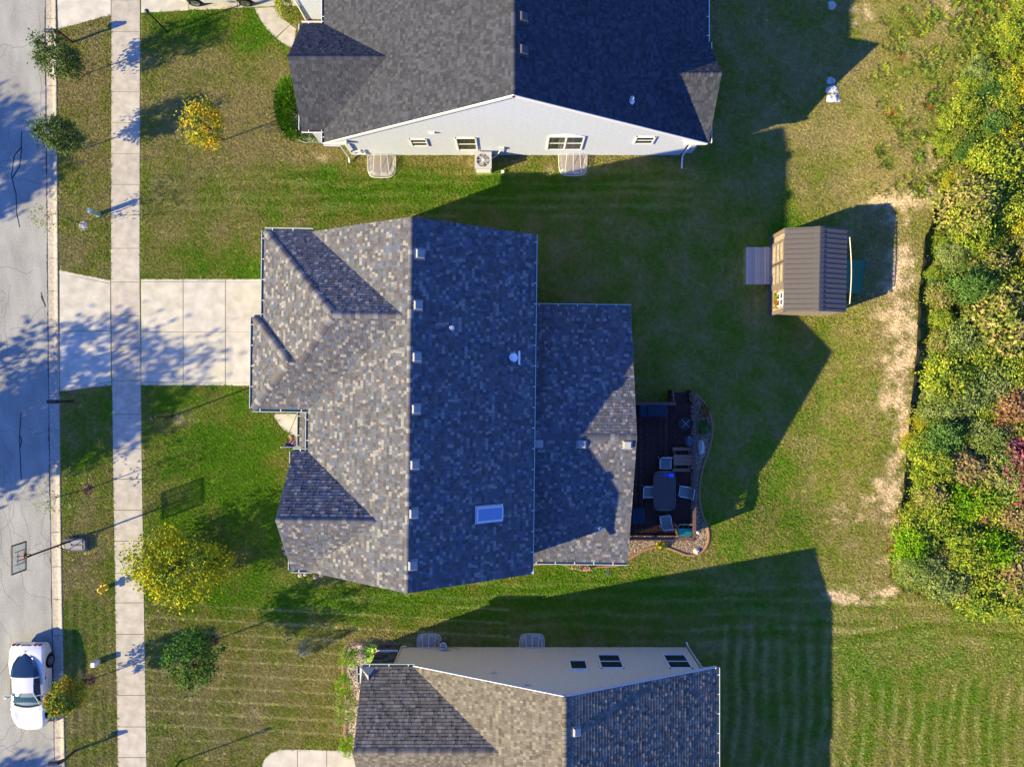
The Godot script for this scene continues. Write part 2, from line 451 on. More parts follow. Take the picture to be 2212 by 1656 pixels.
func turf(u: float, v: float, jit: float) -> Color:
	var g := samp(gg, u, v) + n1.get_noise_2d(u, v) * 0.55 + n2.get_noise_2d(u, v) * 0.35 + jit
	var m := mow(u, v)
	var s := samp(sg, u, v)
	s = clampf(s * 1.3 + n3.get_noise_2d(u, v) * 1.2 * clampf(s * 2.0, 0, 1) - 0.28 + jit * 0.6, 0.0, 1.0)
	g = clampf(g, 0.0, 1.0)
	var c: Color
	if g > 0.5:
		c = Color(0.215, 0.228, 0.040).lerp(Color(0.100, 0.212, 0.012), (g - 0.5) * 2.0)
	else:
		c = Color(0.310, 0.260, 0.098).lerp(Color(0.215, 0.228, 0.040), g * 2.0)
	c = c.lerp(Color(0.52, 0.50, 0.19), clampf(m * 1.7, 0, 1) * 0.9) if m > 0 else c.lerp(Color(0.07, 0.14, 0.012), clampf(-m * 2.0, 0, 1) * 0.9)
	if s > 0: c = c.lerp(Color(0.74, 0.57, 0.35), s)
	return c

func sheet(rows: Array, uvs: Array) -> MB:
	var b := MB.new()
	for i in rows.size() - 1:
		for j in rows[i].size() - 1:
			var q := [rows[i][j], rows[i + 1][j], rows[i + 1][j + 1], rows[i][j + 1]]
			var w := [uvs[i][j], uvs[i + 1][j], uvs[i + 1][j + 1], uvs[i][j + 1]]
			for k in [0, 2, 1, 0, 3, 2]:
				b.v.append(q[k]); b.uv.append(w[k]); b.n.append(Vector3.UP); b.c.append(Color.WHITE)
	return b

func make_ground() -> void:
	var g := MB.new()
	# a frame round the lawn sheet, out to the horizon
	for q in [[-320.0, -320.0, -23.6, 320.0], [-23.6, -320.0, 320.0, -28.5], [-23.6, 28.6, 320.0, 320.0], [37.5, -28.5, 320.0, 28.6]]:
		g.quad(Vector3(q[0], -0.14, q[3]), Vector3(q[2], -0.14, q[3]), Vector3(q[2], -0.14, q[1]), Vector3(q[0], -0.14, q[1]))
	struct(part("ground", g, M.ground_far), "flat grassy ground reaching to the horizon")
	# turf sheet with its own colour map
	var W := 1160; var HH := 880
	var im := Image.create(W, HH, false, Image.FORMAT_RGB8)
	for j in HH:
		for i in W:
			var u := i * 2.0 - 40.0; var v := j * 2.0 - 50.0
			var c := turf(u, v, 0.0)
			im.set_pixel(i, j, c.linear_to_srgb())
	var lm := StandardMaterial3D.new()
	lm.albedo_texture = ImageTexture.create_from_image(im); lm.roughness = 0.95; lm.metallic_specular = 0.05
	var rows := []; var uvs := []
	lm.texture_repeat = false
	var cols := [0.0, 1100.0]
	for k in 45: cols.append(1530.0 + k * 25.0)
	for j in 88:
		var v := -50.0 + j * 20.0
		if j == 0: v = -330.0
		if j == 87: v = 1990.0
		var r := []; var w := []
		for u in cols:
			if u == 0.0: u = kerb_x(v) - 1.0
			r.append(plan(u, v) if u < 2620 and j > 0 and j < 87 else plan(u, v) * Vector3(1, 0, 1) + Vector3(0, -0.15, 0)); w.append(Vector2((u + 40.0) / (W * 2.0), (v + 50.0) / (HH * 2.0)))
		rows.append(r); uvs.append(w)
	struct(part("lawn", sheet(rows, uvs), lm), "mown lawn around three houses, green to straw brown")
	make_road()
	make_concrete()

func line_px(im: Image, a: Vector2, b: Vector2, wd: float, c: Color) -> void:
	var n := int(a.distance_to(b)) + 1
	for i in n + 1:
		var p := a.lerp(b, float(i) / n)
		var r := int(ceil(wd * 0.5))
		for y in range(-r, r + 1):
			for x in range(-r, r + 1):
				if x * x + y * y <= wd * wd * 0.25 + 0.3:
					var px := int(p.x) + x; var py := int(p.y) + y
					if px >= 0 and py >= 0 and px < im.get_width() and py < im.get_height(): im.set_pixel(px, py, c)
func make_road() -> void:
	var W := 512; var HH := 2048
	var im := Image.create(W, HH, false, Image.FORMAT_RGB8)
	var f1 := FastNoiseLite.new(); f1.frequency = 0.25; f1.seed = 3
	var f2 := FastNoiseLite.new(); f2.frequency = 0.012; f2.seed = 4
	for y in HH:
		for x in W:
			var k := 0.285 + f1.get_noise_2d(x, y) * 0.10 + f2.get_noise_2d(x, y * 0.5) * 0.08 + rng.randf_range(-0.02, 0.02)
			im.set_pixel(x, y, Color(k, k * 0.985, k * 0.87).linear_to_srgb())
	# cracks: [u, v] photo pixels; texture column = distance from the kerb
	var dark := lin(0.045, 0.045, 0.05)
	var mid := lin(0.12, 0.12, 0.12)
	var px := func(q): return Vector2(W - (road_x(q[1]) - q[0]) / 345.0 * W, q[1] / 1656.0 * HH)
	for cr in [[[46, 284], [45, 318], [30, 336], [24, 380], [34, 420], [35, 460], [42, 490]], [[46, 318], [42, 358], [26, 384]], [[45, 892], [41, 945], [44, 1010], [45, 1035]], [[42, 940], [46, 950], [43, 965]], [[88, 640], [98, 662], [88, 632]]]:
		for i in cr.size() - 1:
			line_px(im, px.call(cr[i]), px.call(cr[i + 1]), 3.2, dark)
	for k in 60:
		var p := Vector2(rng.randf_range(150, W - 4), rng.randf_range(0, HH))
		var d := rng.randf_range(-0.3, 0.3) + (PI / 2 if rng.randf() < 0.72 else 0.0)
		for i in rng.randi_range(20, 70):
			var q := p + Vector2(cos(d), sin(d)) * 6.0 + Vector2(rng.randf_range(-2, 2), rng.randf_range(-2, 2))
			line_px(im, p, q, 1.0, mid)
			p = q; d += rng.randf_range(-0.35, 0.35)
			if rng.randf() < 0.05: d += rng.randf_range(-1.2, 1.2)
	# ragged dark seam along the kerb
	var o := 0.0
	for y in HH:
		o = clampf(o + rng.randf_range(-0.6, 0.6), 0.0, 3.0)
		for x in int(2 + o): im.set_pixel(W - 1 - x, y, dark)
	var rm := StandardMaterial3D.new()
	rm.albedo_texture = ImageTexture.create_from_image(im); rm.roughness = 0.9; rm.metallic_specular = 0.15
	var rows := []; var uvs := []
	for j in range(-15, 60):
		var v := j * 40.0
		var r := []; var w := []
		for k in 2:
			r.append(P(road_x(v) - (345.0 if k == 0 else 0.0), v, -0.1)); w.append(Vector2(k, v / 1656.0))
		rows.append(r); uvs.append(w)
	struct(part("road", sheet(rows, uvs), rm), "grey cracked asphalt street beside the kerb")
	var kb := root_struct("kerb", "pale concrete kerb and gutter along the street")
	var prof := [[0.0, -0.096], [0.45, -0.085], [0.62, -0.05], [0.74, 0.0], [0.85, 0.022], [1.0, 0.022]]
	var joints := [-330.0]
	while joints[-1] < 2000: joints.append(joints[-1] + [74.0, 71.0, 77.0][joints.size() % 3])
	for i in joints.size() - 1:
		var b := MB.new()
		var v0: float = joints[i] + 0.25; var v1: float = joints[i + 1] - 0.25
		var g := []
		for v in [v0, v1]:
			var row := []
			for q in prof: row.append(P(lerpf(road_x(v), kerb_x(v), q[0]), v, q[1]))
			row.append(P(kerb_x(v), v, -0.13))
			g.append(row)
		b.grid(g)
		for e in 2:
			var z: Array = g[e].duplicate()
			z.append(P(road_x([v0, v1][e]), [v0, v1][e], -0.13))
			if e == 0: z.reverse()
			b.fan(z)
		part("kerb_segment", b, M["kerb%d" % ((i * 7) % 5)], kb)

func slab(pts: Array, parent: Node, m: Material, called := "slab", gap := 0.014, top := 0.022) -> void:
	var c := Vector3.ZERO
	var r := []
	for q in pts: r.append(P(q[0], q[1], 0.0)); c += r[-1]
	c /= pts.size()
	var up := []; var low := []
	for q in r:
		var d: Vector3 = q - c
		var e := Vector3(d.x - signf(d.x) * gap, 0, d.z - signf(d.z) * gap)
		low.append(c + e + Vector3(0, -0.06, 0))
		var e2 := Vector3(d.x - signf(d.x) * (gap + 0.012), 0, d.z - signf(d.z) * (gap + 0.012))
		up.append([c + e + Vector3(0, top - 0.008, 0), c + e2 + Vector3(0, top, 0)])
	var area := 0.0
	for i in r.size():
		var a: Vector3 = r[i]; var b2: Vector3 = r[(i + 1) % r.size()]
		area += a.x * b2.z - b2.x * a.z
	if area > 0: up.reverse(); low.reverse()
	var b := MB.new()
	var t := []
	for i in up.size():
		var j := (i + 1) % up.size()
		b.quad(low[i], low[j], up[j][0], up[i][0]); b.quad(up[i][0], up[j][0], up[j][1], up[i][1])
		t.append(up[i][1])
	b.fan(t)
	part(called, b, m, parent)

func make_concrete() -> void:
	var sw := root_struct("sidewalk", "pale concrete sidewalk of square slabs along the street")
	var js := [-68, 0, 67.8, 134, 198, 264, 331, 398, 464, 536, 609, 681, 752, 822, 894.6, 968, 1034, 1101, 1168, 1237, 1301, 1369, 1435, 1501, 1569, 1635, 1702]
	for i in js.size() - 1:
		var a: float = js[i]; var b: float = js[i + 1]
		slab([[walk_l(a), a], [walk_r(a), a], [walk_r(b), b], [walk_l(b), b]], sw, M["walk%d" % ((i * 3) % 5)])
	var dr := root_struct("driveway", "bright concrete driveway of large slabs leading to the grey-roofed house")
	var k := 0
	for q in [[[127.5, 583], [239, 606], [239, 612], [127.5, 590]], [[128, 590], [239, 612], [239, 715], [128, 715]], [[128, 715], [239, 715], [240, 824], [129, 838]], [[129, 838], [240, 824], [240.5, 831], [129, 846]]]:
		slab(q, dr, M["concrete%d" % (k % 5)]); k += 1
	var xs := [304.5, 395.6, 487.0, 578.0, 655.0]
	for i in 4:
		for r in [[602, 608], [608, 716], [716, 825.5], [825.5, 832.5]]:
			slab([[xs[i], r[0]], [xs[i + 1], r[0]], [xs[i + 1], r[1] + i * 0.4], [xs[i], r[1] + i * 0.4]], dr, M["concrete%d" % (k % 5)]); k += 1
	var dn := root_struct("driveway", "concrete driveway of the white-sided house with parked car on it")
	slab(APRON_N, dn, M.concrete2)
	slab([[304.5, -68], [408, -68], [408, 23], [304.5, 28]], dn, M.concrete0); slab([[408, -68], [513, -68], [513, 18], [408, 23]], dn, M.concrete1)
	slab([[513, -68], [660, -68], [655, 13], [606, 13], [548, 16], [513, 18]], dn, M.concrete3)
	var ds := root_struct("driveway", "concrete driveway of the tan-sided house with rounded corner")
	slab([[566, 1720], [565, 1658], [568, 1644], [576, 1632], [588, 1624], [604, 1619], [622, 1618], [643, 1618], [643, 1720]], ds, M.concrete3)
	slab([[643, 1618], [706, 1619], [706, 1720], [643, 1720]], ds, M.concrete4); slab([[706, 1619], [760, 1620], [772, 1660], [772, 1720], [706, 1720]], ds, M.concrete3)
	var fw := root_struct("front_walk", "curved concrete walk to the door of the white-sided house")
	slab([[548, 17], [606, 14.5], [611, 40], [628, 53], [595, 82], [575, 62], [560, 40]], fw, M.walk0); slab([[628, 53], [640, 61], [636, 105], [620, 100], [597, 84]], fw, M.walk2)
	var fp := root_struct("front_walk", "rounded concrete walk under the porch of the grey-roofed house")
	slab([[590, 893], [642, 893], [624, 937], [612, 928], [602, 917], [594, 904]], fp, M.concrete2); slab([[642, 893], [668, 893], [668, 944], [640, 943], [624, 937]], fp, M.concrete4)

func make_grass() -> void:
	# the turf itself: small tufts of blades, one multimesh of two tuft shapes
	rng.seed = 77
	for kind in 2:
		var b := MB.new()
		for i in 11:
			var a := rng.randf() * TAU; var r := sqrt(rng.randf()) * 0.055
			var at := Vector3(cos(a) * r, 0, sin(a) * r)
			var la := rng.randf() * TAU
			var hgt := rng.randf_range(0.03, 0.07)
			var ln := rng.randf_range(0.02, 0.075)
			var tip := at + Vector3(cos(la) * ln, hgt, sin(la) * ln)
			var sd := Vector3(-sin(la), 0, cos(la)) * rng.randf_range(0.006, 0.011)
			var k := rng.randf_range(0.75, 1.25)
			b.col = Color(k, k, k)
			var mid := at.lerp(tip, 0.55) + Vector3(0, 0.01, 0)
			b.quad(at - sd, at + sd, mid + sd * 0.8, mid - sd * 0.8); b.tri(mid - sd * 0.8, mid + sd * 0.8, tip)
		var gm := leaf_mat("grassblade", Color.WHITE)
		gm.backlight_enabled = false; gm.roughness = 0.7
		var xs: Array[Transform3D] = []
		var cs := PackedColorArray()
		while xs.size() < 215000:
			var u := rng.randf_range(120, 2240); var v := rng.randf_range(-25, 1680)
			if u > 2080 and v > 420 and v < 1250: continue
			if not is_lawn(u, v): continue
			var c := turf(u, v, rng.randf_range(-0.17, 0.17))
			var k := rng.randf_range(0.75, 1.3)
			cs.append(Color(c.r * k, c.g * k, c.b * k))
			var s := rng.randf_range(0.75, 1.25)
			xs.append(Transform3D(Basis(Vector3.UP, rng.randf() * TAU).scaled(Vector3(s, s * rng.randf_range(0.6, 1.1), s)), plan(u, v, -0.004)))
		scatter("grass", b.mesh(gm), xs, cs, "short mown turf of green and dry blades")
func scatter(called: String, m: Mesh, xs: Array, cs, label := "", parent: Node = self) -> MultiMeshInstance3D:
	var mm := MultiMesh.new()
	mm.transform_format = MultiMesh.TRANSFORM_3D
	mm.use_colors = cs != null
	mm.mesh = m; mm.instance_count = xs.size()
	for i in xs.size():
		mm.set_instance_transform(i, xs[i])
		if cs != null: mm.set_instance_color(i, cs[i])
	var o := MultiMeshInstance3D.new()
	o.multimesh = mm; o.name = named(called, parent)
	parent.add_child(o, true)
	stuff(o)
	if label != "": o.set_meta("label", label)
	if parent == self: o.set_meta("category", "grass")
	return o

# ---------- houses ----------
const WID := [0.115, 0.14, 0.16, 0.20]
class Roof:
	var node: Node3D
	var org: Vector3
	var pal: Array
	var e := 0.155
	var t := 0.016
	var edge := MB.new()
	var deck := MB.new()
	var tabs := []
	func L(gx: float, gy: float, h: float) -> Vector3:
		return Vector3(gx / 40.527704, h, gy / 40.527704) - org
func roof_face(R: Roof, p: Array) -> void:
	var q := []
	for a in p: q.append(R.L(a[0], a[1], a[2]))
	var n := Vector3.ZERO
	for i in range(1, q.size() - 1): n += (q[i] - q[0]).cross(q[i + 1] - q[0])
	n = n.normalized()
	if n.y < 0:
		n = -n; q.reverse()
	var u := Vector3.UP.cross(n).normalized()
	var w := n.cross(u)
	var o: Vector3 = q[0]
	for a in q:
		if a.y < o.y: o = a
	var poly := PackedVector2Array()
	for a in q: poly.append(Vector2((a - o).dot(u), (a - o).dot(w)))
	R.deck.col = Color(0.03, 0.03, 0.03)
	R.deck.prism(q, Vector3(0, -0.09, 0))
	var lo := poly[0]; var hi := poly[0]
	for a in poly: lo = lo.min(a); hi = hi.max(a)
	var k := 0
	while k * R.e < hi.y - 0.01:
		var b0 := k * R.e; var b1 := minf(b0 + R.e, hi.y)
		var x := lo.x - rng.randf() * 0.3
		while x < hi.x:
			var wi := rng.randi() % 4
			var x1: float = x + WID[wi]
			var r := rng.randf(); var ci := 0
			while ci < R.pal.size() - 1 and r > R.pal[ci][0]: ci += 1
			var rect := PackedVector2Array([Vector2(x, b0), Vector2(x1, b0), Vector2(x1, b1), Vector2(x, b1)])
			var full := absf(b1 - b0 - R.e) < 1e-4
			if full:
				for a in rect:
					if not Geometry2D.is_point_in_polygon(a, poly): full = false; break
			if full:
				R.tabs.append([o.y + w.y * b0 + R.org.y, o + u * x + w * b0, u, n, w, wi, ci])
			else:
				for piece in Geometry2D.intersect_polygons(rect, poly):
					R.edge.col = R.pal[ci][1]
					var t := []
					for a in piece: t.append(o + u * a.x + w * a.y + n * (0.004 + R.t * (1.0 - 0.8 * (a.y - b0) / R.e)))
					var area := 0.0
					for i in piece.size(): area += piece[i].cross(piece[(i + 1) % piece.size()])
					if area < 0: t.reverse()
					R.edge.fan(t)
					for i in t.size():
						var a: Vector3 = t[i]; var b: Vector3 = t[(i + 1) % t.size()]
						R.edge.quad(a - n * 0.02, b - n * 0.02, b, a)
			x = x1
		k += 1
func tab_into(b: MB, o: Vector3, u: Vector3, n: Vector3, w: Vector3, wd: float, e: float, t: float) -> void:
	var g := u * 0.003
	var a := o + g + n * (0.004 + t); var c := o + u * wd - g + n * (0.004 + t)
	var d := o + u * wd - g + w * e + n * (0.004 + t * 0.2); var f := o + g + w * e + n * (0.004 + t * 0.2)
	b.quad(a, c, d, f)
	b.quad(a - n * t, c - n * t, c, a); b.quad(c - n * t, d - n * t * 0.2, d, c); b.quad(f - n * t * 0.2, a - n * t, a, f)
func roof_done(R: Roof) -> void:
	R.tabs.sort_custom(func(a, b): return a[0] > b[0])
	var shapes := {}
	var left := 300
	var b := MB.new()
	for q in R.tabs:
		var at: Vector3 = q[1] + R.org
		var s := F / (H - at.y)
		var iu := 1106 + at.x * s; var iv := 828 + at.z * s
		var jit: float = 0.012 if (hash(at) % 5) == 0 else 0.0
		if left > 0 and iu > 0 and iu < 2205 and iv > 3 and iv < 1650:
			var key := "%d_%d" % [q[5], q[6]]
			if not shapes.has(key):
				var m := MB.new()
				m.col = R.pal[q[6]][1]
				tab_into(m, Vector3.ZERO, Vector3.RIGHT, Vector3.UP, Vector3.FORWARD, WID[q[5]], R.e, R.t)
				shapes[key] = m.mesh(M.roof)
			inst("shingle", shapes[key], Transform3D(Basis(q[2], q[3], -q[4]), q[1]), R.node)
			left -= 1
		elif iu > -260 and iu < 2400 and iv > -240 and iv < 1900:
			var k := 0.9 + 0.2 * ((hash(at) % 1000) / 1000.0)
			var c: Color = R.pal[q[6]][1]
			b.col = Color(c.r * k, c.g * k, c.b * k)
			tab_into(b, q[1], q[2], q[3], q[4], WID[q[5]], R.e, R.t + jit)
	stuff(part("shingles", b, M.roof, R.node))
	if R.edge.v.size(): stuff(part("edge_shingles", R.edge, M.roof, R.node))
	part("roof_deck", R.deck, M.vcol, R.node)
func ridge(R: Roof, a0: Array, b0: Array, na: Vector3, nb: Vector3, wd := 0.15) -> void:
	var a := R.L(a0[0], a0[1], a0[2]); var b := R.L(b0[0], b0[1], b0[2])
	var r := (b - a).normalized()
	var da := na.normalized().cross(r); var db := nb.normalized().cross(r)
	if da.y > 0: da = -da
	if db.y > 0: db = -db
	if da.cross(db).dot(r) < 0:
		var s := da; da = db; db = s
	var up := -(da + db).normalized()
	var ms := []
	for i in 5:
		var m := MB.new()
		var c: Color = R.pal[(i * 2) % R.pal.size()][1]
		var k := rng.randf_range(0.85, 1.15)
		m.col = Color(c.r * k, c.g * k, c.b * k)
		var ln := 0.19
		var pts := []
		for e in 2:
			var l := r * (ln * 1.15 * e) + up * (0.042 - 0.02 * e)
			var row := [l + da * wd, l + da * wd * 0.5 + up * 0.006, l + da * 0.035 + up * 0.0, l + db * 0.035, l + db * wd * 0.5 + up * 0.006, l + db * wd]
			pts.append(row)
		m.grid(pts, false)
		for e in 2:
			for j in 5:
				var x: Vector3 = pts[e][j]; var y: Vector3 = pts[e][j + 1]
				m.quad(x - up * 0.03, y - up * 0.03, y, x)
		for j in [0, 5]:
			m.quad(pts[0][j] - up * 0.03, pts[1][j] - up * 0.03, pts[1][j], pts[0][j])
		ms.append(m.mesh(M.roof))
	var n := int(a.distance_to(b) / 0.19)
	for i in n:
		inst("ridge_cap", ms[rng.randi() % 5], Transform3D(Basis.IDENTITY, a + r * (i * 0.19)), R.node)
func gutter(R: Roof, a0: Array, b0: Array, out: Vector3, white := false) -> void:
	var a := R.L(a0[0], a0[1], a0[2]); var b := R.L(b0[0], b0[1], b0[2])
	var r := (b - a).normalized(); var ln := a.distance_to(b)
	var bs := Basis(r, Vector3.UP, r.cross(Vector3.UP))
	var c := (a + b) * 0.5
	var m := MB.new()
	var base: Material = M.white_trim if white else M.gutter
	m.box(c + out * 0.066 + Vector3(0, -0.115, 0), Vector3(ln, 0.006, 0.11), bs); m.box(c + out * 0.009 + Vector3(0, -0.06, 0), Vector3(ln, 0.115, 0.008), bs)
	var g := part("gutter", m, M.vent_dark if white else M.gutter, R.node)
	var l := MB.new()
	l.box(c + out * 0.124 + Vector3(0, -0.055, 0), Vector3(ln + 0.01, 0.125, 0.01), bs); l.box(c + out * 0.131 + Vector3(0, 0.012, 0), Vector3(ln + 0.01, 0.012, 0.028), bs)
	part("lip", l, M.white_trim if white else M.gutter_lip, g)
	var k := 0.35
	while k < ln:
		var h := MB.new()
		h.box(a + r * k + out * 0.066 + Vector3(0, 0.001, 0), Vector3(0.035, 0.008, 0.105), bs)
		part("hanger", h, M.white_trim, g)
		k += 0.95
func siding(R: Roof, prof: Array, z: float, s: float, m: Material, e := 0.115) -> void:
	# prof: outline [x, h] in metres, convex; boards lap downwards; s: side the wall faces
	var top := 0.0; var pv := PackedVector2Array()
	for q in prof: top = maxf(top, q[1]); pv.append(Vector2(q[0], q[1]))
	var b := MB.new()
	var y := 0.0
	while y < top:
		var y1 := minf(y + e, top)
		for piece in Geometry2D.intersect_polygons(pv, PackedVector2Array([Vector2(-99, y), Vector2(99, y), Vector2(99, y1), Vector2(-99, y1)])):
			var t := []
			for a in piece: t.append(Vector3(a.x, a.y, z + s * (0.004 + 0.016 * (1.0 - (a.y - y) / e))) - R.org)
			var nn: Vector3 = (t[1] - t[0]).cross(t[2] - t[0])
			if nn.z * s < 0: t.reverse()
			b.fan(t)
			var x0 := 99.0; var x1 := -99.0
			for a in piece:
				if absf(a.y - y) < 1e-3: x0 = minf(x0, a.x); x1 = maxf(x1, a.x)
			if x1 > x0:
				b.quad(Vector3(x0, y, z) - R.org, Vector3(x1, y, z) - R.org, Vector3(x1, y, z + s * 0.02) - R.org, Vector3(x0, y, z + s * 0.02) - R.org)
		y = y1
	stuff(part("siding", b, m, R.node))
func window(R: Roof, x: float, z: float, s: float, h0: float, h1: float, w: float, cols := 1, rows := 2, arch := 0.0) -> void:
	var f := MB.new()
	var zz := z + s * 0.035
	var o := -R.org
	var fw := 0.075
	f.box(o + Vector3(x, h0 - 0.01, zz), Vector3(w + 0.1, fw, 0.07)); f.box(o + Vector3(x, h1, zz), Vector3(w + 0.1, fw, 0.07))
	for k in [-1, 1]: f.box(o + Vector3(x + k * w * 0.5, (h0 + h1) * 0.5, zz + s * 0.002), Vector3(fw, h1 - h0 + fw, 0.07))
	for k in range(1, cols): f.box(o + Vector3(x - w * 0.5 + w * k / cols, (h0 + h1) * 0.5, zz), Vector3(0.09, h1 - h0, 0.062))
	for k in range(1, rows): f.box(o + Vector3(x, lerpf(h0, h1, float(k) / rows), zz - s * 0.004), Vector3(w, 0.05, 0.055))
	if arch > 0:
		var pr := []
		for i in 9:
			var a := -1.0 + 2.0 * i / 8.0
			pr.append(o + Vector3(x + a * w * 0.5, h1 + arch * (1 - a * a) + 0.05, zz))
		for i in 8: f.tube(pr[i], pr[i + 1], 0.045, 0.045, 6)
	var wn := part("window", f, M.white_trim, R.node)
	for r in rows:
		for c in cols:
			var g := MB.new()
			var ww := w / cols; var hh := (h1 - h0) / rows
			g.box(o + Vector3(x - w * 0.5 + ww * (c + 0.5), h0 + hh * (r + 0.5), z + s * 0.028), Vector3(ww - 0.04, hh - 0.03, 0.012))
			part("pane", g, M.glass, wn)
	if arch > 0:
		var g := MB.new(); var pt := []
		for i in 9:
			var a := -1.0 + 2.0 * i / 8.0
			pt.append(o + Vector3(x + a * w * 0.48, h1 + arch * (1 - a * a), z + s * 0.03))
		if s < 0: pt.reverse()
		g.fan(pt); part("pane", g, M.glass, wn)
func spout(R: Roof, pts: Array, m: Material) -> void:
	var b := MB.new()
	for i in pts.size() - 1: b.tube(pts[i] - R.org, pts[i + 1] - R.org, 0.05, 0.05, 4)
	part("downspout", b, m, R.node)
func wall_block(R: Roof, x0: float, z0: float, x1: float, z1: float, h: float, m: Material, called := "wall") -> void:
	var b := MB.new()
	var a := R.L(x0, z0, 0); var c := R.L(x1, z1, h)
	b.box((a + c) * 0.5, c - a)
	part(called, b, m, R.node)
func gable_block(R: Roof, ring: Array, d: Vector3, m: Material) -> void:
	var b := MB.new(); var r := []
	for q in ring: r.append(R.L(q[0], q[1], q[2]))
	if (r[1] - r[0]).cross(r[2] - r[0]).dot(d) > 0: r.reverse()
	b.prism(r, d)
	part("gable", b, m, R.node)
func plane_pt(u: float, v: float, pl_h: Callable) -> Vector3:
	var h := 5.0
	for i in 12:
		var s := (H - h) / F
		h = lerpf(h, pl_h.call((u - 1106) * s * K, (v - 828) * s * K), 0.8)
	return P(u, v, h)
func roof_vent(R: Roof, at: Vector3, n: Vector3, s := 0.36, dark := false) -> void:
	var u := Vector3.UP.cross(n).normalized(); var w := n.cross(u)
	var bs := Basis(u, n, -w)
	var b := MB.new()
	b.box(at - R.org + n * 0.02, Vector3(s + 0.14, 0.012, s + 0.12), bs)
	b.bbox(at - R.org + n * 0.09, Vector3(s, 0.13, s), bs, 0.03)
	part("roof_vent", b, M.vent_dark if dark else M.vent, R.node)
func pipe(R: Roof, at: Vector3, r := 0.05, h := 0.35) -> void:
	var b := MB.new()
	b.lathe(at - R.org - Vector3(0, 0.1, 0), [[r * 2.2, 0.08], [r * 1.3, 0.16], [r, 0.2], [r, h + 0.1], [r * 0.75, h + 0.1], [r * 0.75, h - 0.05], [0, h - 0.05]], 12)
	part("vent_pipe", b, M.pvc, R.node)

func new_roof(called: String, label: String, gx: float, gy: float, pal: Array) -> Roof:
	var R := Roof.new()
	R.node = thing(called, label, "house", Q(gx, gy, 0))
	R.org = Q(gx, gy, 0)
	R.pal = pal
	return R

